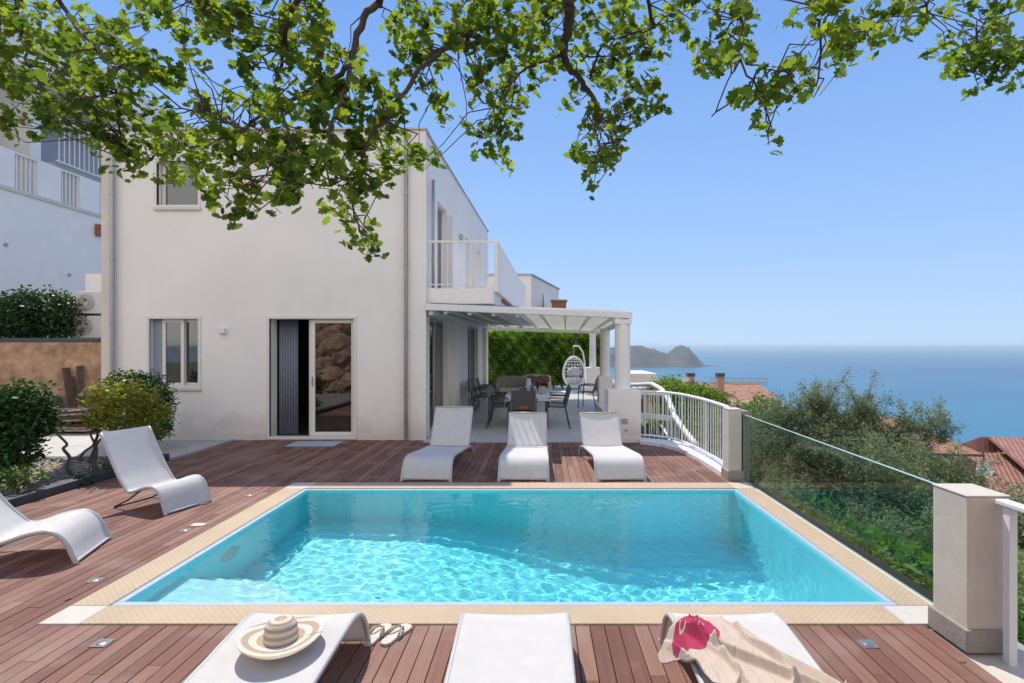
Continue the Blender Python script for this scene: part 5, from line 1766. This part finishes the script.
# hedge on the stone wall at the left
hl = empty('hedge', (-12, 13.2, 1.9), 'dark ivy-like hedge growing on top of the ochre stone wall', 'hedge')
bl = []
for k in range(16):
    px = -50 + k * 7.7
    z = R.uniform(2.5, 2.75)
    p = P(px, 315, 13.0)
    bl.append((p.x, 13.0 + R.uniform(-.15, .2), 2.45, .42, .45, .55 + R.uniform(-.08, .12)))
pts, tn = blob_points(bl, 300, .6)
leaves('foliage', M['ivy_leaf'], hl, pts, .085, 'oval', .3, tone=tn)
t = MB()
for k in range(10): t.tube([(-14.6 + k * .4, 13.0, 1.87), (-14.6 + k * .4 + .1, 13.0, 2.5)], [.03, .015], 6)
t.build('stem', M['bark'], hl)
pal = empty('palm', (-12.6, 12.2, 0), 'bright green palm fronds reaching in at the left picture edge', 'palm')
t = MB(); t.tube([(-13.3, 12.15, 0), (-13.25, 12.1, 1.4), (-13.3, 12.1, 2.3)], [.12, .1, .08], 8); t.build('trunk', M['bark'], pal)
c = []
for k in range(11):
    a = -.9 + k * .26; L = .95
    for s in np.linspace(.1, 1, 60):
        c.append((-13.3 + L * s * math.cos(a), 12.1 - .3 * s * math.sin(k * 2.1), 2.35 + L * s * math.sin(a) - .35 * s * s + R.uniform(-.04, .04)))
leaves('fronds', M['grass_leaf'], pal, c, .24, 'slim', .2)

# bushes in the garden bed
def bush(name, label, px_list, dens, size, lm, shape, stems, up=.35, group=None, shell=.5):
    bl = []
    for (px, py, Yb, r) in px_list:
        p = P(px, py, Yb); bl.append((p.x, p.y, p.z, r, r * .9, r * .85))
    root = empty(name, stems[0][0][0], label, 'bush', group)
    t = MB()
    for (pts, rs) in stems: t.tube(pts, rs, 8)
    t.build('stem', M['bark_grey'], root, smooth=True)
    pts, tn = blob_points(bl, dens, shell)
    pts = pts[pts[:, 2] > .0]; tn = tn[:len(pts)]
    leaves('foliage', lm, root, pts, size, shape, up, tone=tn)
    return root


b0 = G(22, 492)
bush('laurel_bush', 'dark glossy evergreen bush at the left edge between the kerb and the paving', [(5, 410, 7.0, .34), (25, 402, 7.0, .32), (12, 430, 6.9, .36), (36, 420, 7.1, .28), (-15, 425, 7, .4), (20, 452, 6.8, .26), (-5, 460, 6.8, .3)], 1000, .058, M['laurel_leaf'], 'oval',
     [limb((-6.3, 6.75, 0), (-6.45, 6.9, .9), 6, .05, .04, .015), limb((-6.3, 6.75, .3), (-6.2, 7.0, 1.0), 5, .04, .025, .01), limb((-6.35, 6.7, .2), (-6.75, 6.9, .8), 5, .05, .025, .01)])
bush('ground_bush', 'low leafy sprouts at the foot of the dark glossy bush', [(15, 478, 6.4, .16), (32, 474, 6.5, .14), (0, 482, 6.3, .18)], 500, .05, M['grass_leaf'], 'oval', [limb((-6.0, 6.4, 0), (-6.0, 6.45, .3), 4, .02, .015, .008)])
bush('box_bush', 'rounded dark green clipped bush against the villa below the window', [(124, 391, 9.5, .36), (144, 392, 9.5, .38), (153, 402, 9.5, .32), (150, 420, 9.4, .32), (125, 412, 9.5, .38), (155, 428, 9.4, .24)], 1500, .042, M['laurel_leaf'], 'oval',
     [limb((-6.7, 9.4, 0), (-6.75, 9.45, .7), 5, .04, .045, .02), limb((-6.9, 9.45, 0), (-7.0, 9.5, .7), 5, .04, .04, .02)], shell=.86)
bush('twisted_bush', 'sparse yellow green bush with bare twisted stems behind the pool chair', [(100, 398, 7.8, .26), (122, 393, 7.8, .30), (145, 400, 7.8, .26), (158, 412, 7.8, .2), (112, 415, 7.7, .28), (138, 420, 7.7, .28), (95, 418, 7.8, .2), (128, 438, 7.9, .22), (150, 432, 8, .18)], 480, .055, M['yellow_leaf'], 'oval',
     [limb((-5.95, 7.7, 0), (-6.1, 8.0, 1.0), 8, .07, .035, .012), limb((-6.1, 7.7, 0), (-6.5, 8.1, .95), 8, .08, .03, .01), limb((-6.25, 7.75, .15), (-5.75, 8.1, 1.05), 8, .07, .022, .008),
      limb((-6.35, 7.6, 0), (-6.85, 7.9, .75), 8, .08, .026, .01), limb((-6.3, 7.65, .2), (-6.2, 8.1, .9), 7, .07, .02, .008)], shell=.25)
bush('ground_bush', 'low green plants at the foot of the twisted bush along the dark kerb', [(105, 470, 7.5, .16), (125, 462, 7.8, .14), (85, 480, 7.1, .13)], 420, .045, M['laurel_leaf'], 'oval', [limb((-5.98, 7.4, 0), (-6.0, 7.5, .25), 4, .02, .012, .006)])

# shrubs beyond the curved railing
def slope_shrub(name, label, lst, dens, size, lm, shape='oval', group=None, cat='shrub', up=.3):
    bl = []
    olive = name == 'olive_tree'
    if olive: lst = [(px + R.uniform(-4, 4), py + 16 + R.uniform(-6, 6), Yb + R.uniform(-.3, .3), r * R.uniform(.72, 1.02)) for px, py, Yb, r in lst]
    for (px, py, Yb, r) in lst:
        p = P(px, py, Yb); bl.append((p.x, p.y, p.z, r, r, r * .9))
    cx = sum(b[0] for b in bl) / len(bl); cy = sum(b[1] for b in bl) / len(bl)
    zb = terrain_z(cx, cy)
    base = (cx, cy, zb)
    stems = [limb(base, (b[0], b[1], b[2]), 6, .1, .09, .02) for b in bl[:7]]
    extra = None
    if olive:          # loose sprays that stand out of the crown
        extra, sprays = [], []
        for q in range(150):
            b = R.choice(bl)
            d_ = Vector((R.gauss(0, 1), R.gauss(0, 1), abs(R.gauss(0, 1)) + .2)).normalized()
            s_ = Vector(b[:3]) + d_ * b[3] * .7
            L = R.uniform(.2, .52) * (1.35 if R.random() < .10 else 1)
            bend = Vector((R.uniform(-.3, .3), R.uniform(-.3, .3), .35))
            e_ = s_ + (d_ + bend).normalized() * L
            m_ = s_.lerp(e_, .5) + Vector((0, 0, .05))
            sprays.append(([s_, m_, e_], [.006, .004, .002]))
            for k in range(int(130 * L / .5)):
                u = k / (130 * L / .5)
                p_ = s_.lerp(m_, u * 2) if u < .5 else m_.lerp(e_, u * 2 - 1)
                extra.append((p_.x + R.gauss(0, .045), p_.y + R.gauss(0, .045), p_.z + R.gauss(0, .045)))
    root = tree(name, label, cat, group, base, stems, bl, dens, size, lm, shape, up=up, extra=extra)
    if olive:
        t = MB()
        for a, b in sprays: t.tube(a, b, 5)
        tag(t.build('twigs', M['bark_grey'], root), kind='stuff')
    return root


slope_shrub('garden_shrub', 'bright green shrub with yellow tips beyond the curved railing, left half', [(662, 392, 14.5, .42), (672, 392, 14, .42), (680, 400, 13.5, .5), (684, 422, 13, .55), (675, 410, 13.6, .5), (690, 440, 12.5, .55), (672, 430, 13.2, .6)], 800, .062, M['shrub_leaf'])
slope_shrub('garden_shrub', 'bright green shrub with yellow tips beyond the curved railing, right half next to the pillar', [(693, 398, 15, .45), (703, 401, 15, .5), (712, 406, 14.5, .5), (706, 425, 13.5, .6), (716, 440, 12.5, .6), (700, 450, 12, .55)], 800, .062, M['shrub_leaf'])

# olive trees on the slope behind the glass
og = 'olive trees on the slope beyond the glass fence'
slope_shrub('olive_tree', 'grey green olive tree behind the far half of the glass fence, with two thin spires', [(760, 425, 9.6, .62), (785, 412, 9.8, .62), (812, 416, 9.8, .62), (838, 412, 9.6, .55), (765, 455, 9.2, .7), (800, 450, 9.2, .8), (836, 445, 9.0, .7), (770, 490, 8.8, .7), (810, 492, 8.6, .8), (850, 480, 8.6, .7), (819, 388, 9.6, .20), (822, 400, 9.6, .26), (860, 402, 9.4, .3), (790, 520, 8.0, .6), (757, 470, 10, .6)], 1500, .056, M['olive_leaf'], 'slim', og, 'tree')
slope_shrub('olive_tree', 'grey green olive tree behind the near half of the glass fence and the near pillar', [(868, 425, 9.4, .55), (892, 432, 9.2, .55), (915, 445, 8.8, .5), (880, 465, 8.4, .8), (918, 470, 8.2, .6), (945, 470, 8.4, .45), (965, 478, 8.6, .35), (870, 505, 7.8, .8), (915, 505, 7.6, .7), (940, 500, 7.8, .6), (860, 545, 7.0, .6), (900, 545, 6.8, .7), (940, 560, 6.6, .7), (925, 418, 9.0, .18), (940, 420, 9.0, .14), (908, 420, 9.1, .2), (985, 490, 8.4, .3)], 1500, .056, M['olive_leaf'], 'slim', og, 'tree')
slope_shrub('olive_tree', 'darker olive crown low behind the middle of the glass fence', [(800, 545, 6.9, .5), (835, 575, 6.4, .55), (880, 590, 6.0, .5), (915, 600, 5.8, .45), (780, 515, 7.6, .5), (765, 500, 8.0, .5)], 1500, .056, M['olive_leaf'], 'slim', og, 'tree')
slope_shrub('oleander_shrub', 'leafy shrub behind the white railing at the right picture edge', [(1018, 575, 5.0, .36), (1035, 600, 4.6, .42), (1010, 625, 4.4, .33), (1045, 640, 4.2, .4), (1000, 650, 4.2, .25)], 420, .07, M['grass_leaf'], 'slim')
c = []
for k in range(5200):
    y = R.uniform(4.0, 7.4); x = 2.95 + abs(R.gauss(0, .32)); z = -.30 + .22 * math.sin(y * 2.7) * .5 + R.uniform(-.55, .14) * (1 if x < 3.4 else 1.3)
    c.append((x, y, z))
tag(leaves('verge_grass', M['grass_leaf'], None, c, .15, 'slim', -.2), 'fresh light green grass growing along the outer foot of the glass fence', 'grass', kind='stuff')

# more crowns lower down the slope
spots = [(12, 20, 1.5), (9, 16, 1.4), (15, 24, 1.6), (12.5, 14, 1.4), (8.5, 24, 1.5), (11, 29, 1.7), (14, 31, 1.6), (19, 37, 2.2), (28, 36, 2.4), (9, 12, 1.3), (30, 30, 2), (7.2, 19, 1.3), (14, 48, 2.6), (26, 48, 2.6)]
kinds = [('olive_leaf', 'slim', 'grey green'), ('laurel_leaf', 'oval', 'dark green'), ('shrub_leaf', 'oval', 'fresh green')]
desc = ['beside the tiled roof', 'behind the curved railing', 'under the orange roof', 'on the near slope', 'behind the stair', 'before the chimney house', 'right of the chimney house',
        'behind the orange roof', 'beyond the red-roofed house', 'right below the glass fence', 'right of the red-roofed house', 'below the terrace columns', 'far down the slope towards the sea', 'far down the slope on the right']
for i, (x, y, r) in enumerate(spots):
    k = kinds[(i * 2) % 3]
    zb = terrain_z(x, y)
    bl = []
    for q in range(5):
        bl.append((x + R.uniform(-.6, .6) * r, y + R.uniform(-.6, .6) * r, zb + r * R.uniform(.7, 1.35), r * R.uniform(.4, .65), r * R.uniform(.4, .65), r * R.uniform(.4, .6)))
    st = [limb((x, y, zb), b[:3], 5, .1, .1, .03) for b in bl]
    tree('slope_tree', '%s round tree %s' % (k[2], desc[i]), 'tree', 'trees lower down the slope', (x, y, zb), st, bl, 60 if r < 2 else 40, .19 if r < 2 else .26, M[k[0]], k[1])

# ------------------------------------------------------------ the oak overhead
CL = """20,20,30 60,25,30 20,60,32 60,65,30 25,100,26 62,95,24 45,118,13 85,108,17 100,60,26 110,25,14 125,50,22 140,75,16 110,90,20 100,115,11
0,10,30 0,120,14 150,18,18 180,28,19 205,22,18 215,8,20 240,20,20 165,2,15 118,122,18 130,108,13 125,150,14 130,175,11 118,140,16 145,140,14 165,115,13
175,72,12 190,90,12 205,72,8 205,110,14 225,130,16 190,140,19 165,152,15 170,175,10 200,160,18 235,160,20 215,188,15 245,190,16 240,212,10 260,150,20
230,98,12 240,66,13 260,40,20 280,15,22 290,60,20 265,90,15 290,110,20 285,145,20 290,178,18 275,195,10 320,40,20 310,10,20 320,90,22 330,130,22
320,165,18 345,60,14 350,100,20 355,150,22 345,190,18 355,220,16 365,243,12 371,256,8 335,200,10 362,180,16 385,170,12 385,130,18 380,90,16 395,110,16
415,150,12 420,165,8 400,160,12 432,158,8 405,60,15 395,20,18 420,20,18 425,90,10 440,110,12 430,50,14 450,10,22 480,10,24 515,15,24 470,40,22
500,45,22 450,40,14 475,75,16 505,75,18 530,45,18 490,98,16 515,105,16 500,130,15 480,130,12 465,126,7 490,150,12 508,165,8 545,20,22 545,58,18
540,82,10 575,10,22 575,50,18 600,20,22 625,15,20 610,50,16 640,30,18 600,80,15 625,75,16 645,58,12 650,85,12 580,90,10 572,102,8 585,125,12 605,110,14
630,105,14 648,115,10 600,145,15 618,140,12 580,150,11 600,168,12 585,165,10 592,186,6 615,160,8 655,100,9 675,15,18 670,40,10 690,5,14
715,10,12 740,12,12 757,15,7 735,35,14 745,50,8 715,45,12 700,60,10 720,65,12 737,90,7 750,93,5 760,92,6 768,110,8 765,128,6 767,145,6 785,85,10 800,75,10
795,55,6 800,92,8 815,95,6 775,90,8 810,75,6 810,8,14 835,10,16 830,35,12 850,40,14 840,55,10 850,62,5 865,20,18 880,35,14 895,18,12 895,35,8 905,25,6
910,5,8 922,22,4 945,5,10 960,8,12 985,10,14 1010,10,18 948,45,12 965,55,16 985,45,20 985,70,16 975,90,8 1005,60,18 1005,35,10 1020,85,8 957,30,5 1024,50,15"""
clusters = [tuple(float(v) for v in s.split(',')) for s in CL.split()]


def oak_Y(px, py):
    return 3.05 + .35 * math.sin(px * .013 + 1) + .25 * math.sin(py * .03 + px * .02)


BR = [([(378, -40), (379, 0), (367, 12), (353, 49), (350, 68), (322, 82), (281, 105), (240, 131)], 10, 3),
      ([(350, 68), (342, 94), (328, 135), (328, 185)], 5, 1.5), ([(350, 68), (355, 88)], 3, 1.5),
      ([(476, -40), (476, 0), (472, 29), (433, 57), (404, 90), (379, 127), (367, 143), (352, 200), (362, 235)], 8, 1.5), ([(433, 57), (424, 29), (404, 2), (400, -30)], 2.5, 4),
      ([(300, -40), (297, 0), (281, 53), (277, 102)], 7, 2),
      ([(568, -50), (567, 0), (570, 18), (564, 56), (579, 79), (593, 97), (605, 123), (617, 146)], 16, 2), ([(564, 56), (547, 60), (529, 67), (505, 90), (492, 130)], 5, 1.5),
      ([(655, 28), (626, 35), (602, 47), (590, 78)], 2, 3.5), ([(637, 54), (596, 56), (580, 60)], 1.5, 3), ([(593, 97), (588, 110), (597, 137), (600, 170)], 3, 1.2),
      ([(58, -40), (60, 0), (76, 26), (97, 47), (110, 70), (116, 97), (135, 117)], 7, 2), ([(256, 123), (243, 129), (205, 146), (164, 152), (135, 170)], 4, 1.5), ([(243, 129), (205, 113), (173, 108)], 3, 1.3),
      ([(800, -40), (811, 0), (819, 30), (818, 84)], 5, 1.5), ([(735, -30), (742, 20), (740, 60), (760, 97), (772, 131)], 3, 1.2), ([(747, 64), (776, 72), (795, 70)], 1.5, 1.2),
      ([(740, 60), (729, 79), (712, 117)], 1.6, .8), ([(927, -30), (927, 3), (922, 20)], 3, 1.5), ([(1000, -40), (996, 0), (986, 20), (976, 40), (985, 75)], 5, 2), ([(819, 30), (845, 32), (880, 25)], 3, 1.5),
      ([(20, -40), (18, 0), (25, 50), (40, 90)], 6, 2), ([(200, -40), (205, 0), (215, 20)], 4, 2), ([(640, -40), (655, 28)], 5, 4), ([(281, 105), (290, 140), (288, 180)], 3, 1.2), ([(116, 97), (122, 140), (130, 170)], 2.5, 1.2)]
oak = empty('oak_tree', (1.0, -3.0, 0), 'big oak whose leafy branches hang into the picture from above', 'tree')
t = MB()
trunk_top = Vector((.8, -2.6, 4.6))
t.tube([(1.0, -3.0, -.3), (.95, -2.95, 1.0), (.9, -2.8, 2.6), (.8, -2.6, 4.6)], [.34, .26, .23, .20], 16)
t.build('trunk', M['bark'], oak, smooth=True)
bpts = []
for (pl_, w0, w1) in BR:
    pts = [P(px, py, oak_Y(px, py)) for px, py in pl_]
    fine = dense([(p.x, p.z) for p in pts], 5); fy = dense([(p.y, 0) for p in pts], 5)
    pts3 = [Vector((a, c, b)) for (a, b), (c, _) in zip(fine, fy)]
    n = len(pts3)
    rs = [max(.003, (w0 + (w1 - w0) * i / (n - 1)) * .5 * 3.0 / F * .9) for i in range(n)]
    for i in range(2, n): pts3[i] = pts3[i] + Vector((R.uniform(-.006, .006), R.uniform(-.02, .02), R.uniform(-.006, .006)))
    if pl_[0][1] < 0:         # goes on above the picture and back to the trunk
        s = pts3[0]
        mid = (s + trunk_top) / 2 + Vector((0, 0, .35))
        ext = [trunk_top, trunk_top.lerp(mid, .5) + Vector((0, 0, .1)), mid, mid.lerp(s, .55)]
        r0 = rs[0]
        rs = [max(.07, r0 * 2), max(.055, r0 * 1.7), max(.035, r0 * 1.4), r0 * 1.15] + rs
        pts3 = ext + pts3
        bpts += pts3[4:]
    else:
        bpts += pts3
    t = MB(); t.tube(pts3, rs, 8); t.build('branch', M['bark'], oak, smooth=True)
cen, tone, tw_ = [], [], MB()
BP = np.array([tuple(p) for p in bpts])
for (px, py, r) in clusters:
    Yc = oak_Y(px, py) + R.uniform(-.28, .28)
    c = P(px, py, Yc)
    rw = r / F * Yc
    d = np.linalg.norm(BP - np.array(c), axis=1); k = int(np.argmin(d)); o_ = Vector(BP[k])
    # twigs from the nearest branch into the cluster
    near = np.argsort(d)[:9]
    for q in range(4 if r > 12 else 2):
        o_ = Vector(BP[int(R.choice(list(near)))])
        e_ = c + Vector((R.uniform(-.5, .5) * rw, R.uniform(-.8, .8) * rw, R.uniform(-.6, .3) * rw))
        L_ = (e_ - o_).length * .22
        m_ = o_.lerp(e_, .35) + Vector((R.uniform(-L_, L_), R.uniform(-L_, L_), R.uniform(-.2, 1) * L_)); m2_ = o_.lerp(e_, .7) + Vector((R.uniform(-L_, L_), R.uniform(-L_, L_), R.uniform(-.3, .8) * L_))
        tw_.tube([o_, m_, m2_, e_], [.0042, .0034, .0026, .0016], 5)
    n = int((math.pi * r * r) / 44 * 2.7) + 2
    nt = max(1, n // 6)
    ct = R.uniform(-.28, .22)
    subs = [c + Vector((R.gauss(0, .48) * rw, R.gauss(0, .9) * rw, R.gauss(0, .48) * rw)) for _ in range(nt)]
    for i in range(n):
        s = subs[i % nt]
        cen.append((s.x + R.gauss(0, .024), s.y + R.gauss(0, .04), s.z + R.gauss(0, .026)))
        tone.append(min(1, max(0, R.random() * .75 + .12 + ct)))
tag(tw_.build('twigs', M['bark'], oak), kind='stuff')
# leaves over and behind the viewer's head, so the crown goes on above the frame
for k in range(2600):
    x, y, z = R.uniform(-4.5, 4), R.uniform(-5.5, 2.4), R.uniform(4.0, 5.6)
    cen.append((x, y, z)); tone.append(R.random())
leaves('foliage', M['oak_leaf'], oak, cen, .056, 'oak', .22, .42, tone=np.array(tone))

c = []
for k in range(70):
    x, y = R.uniform(-5.6, 2.4), R.uniform(1.8, 10)
    if CX0 - .1 < x < CX1 and CY0 - .05 < y < CY1 + .05: continue
    c.append((x, y, .006))
M['dry_leaf'] = leaf_mat('dry_leaf', (.10, .06, .03), (.30, .24, .08), .1)
tag(leaves('fallen_leaves', M['dry_leaf'], None, c, .045, 'oak', .9), 'a few small dry oak leaves fallen on the deck boards', 'fallen leaves', kind='stuff')

# ------------------------------------------------------------ air between the near things and the far coast
HAZE = True
if HAZE:
    t = MB(); t.box(-61000, 61000, -61000, 61000, -80, 14.5)
    m_ = bpy.data.materials.new('haze'); m_.use_nodes = True
    nn = m_.node_tree.nodes; nn.clear()
    out = nn.new('ShaderNodeOutputMaterial'); pv = nn.new('ShaderNodeVolumePrincipled')
    pv.inputs['Color'].default_value = (.66, .84, .95, 1); pv.inputs['Density'].default_value = .00015; pv.inputs['Anisotropy'].default_value = .2
    m_.node_tree.links.new(pv.outputs[0], out.inputs['Volume'])
    tag(t.build('haze', m_), kind='stuff')
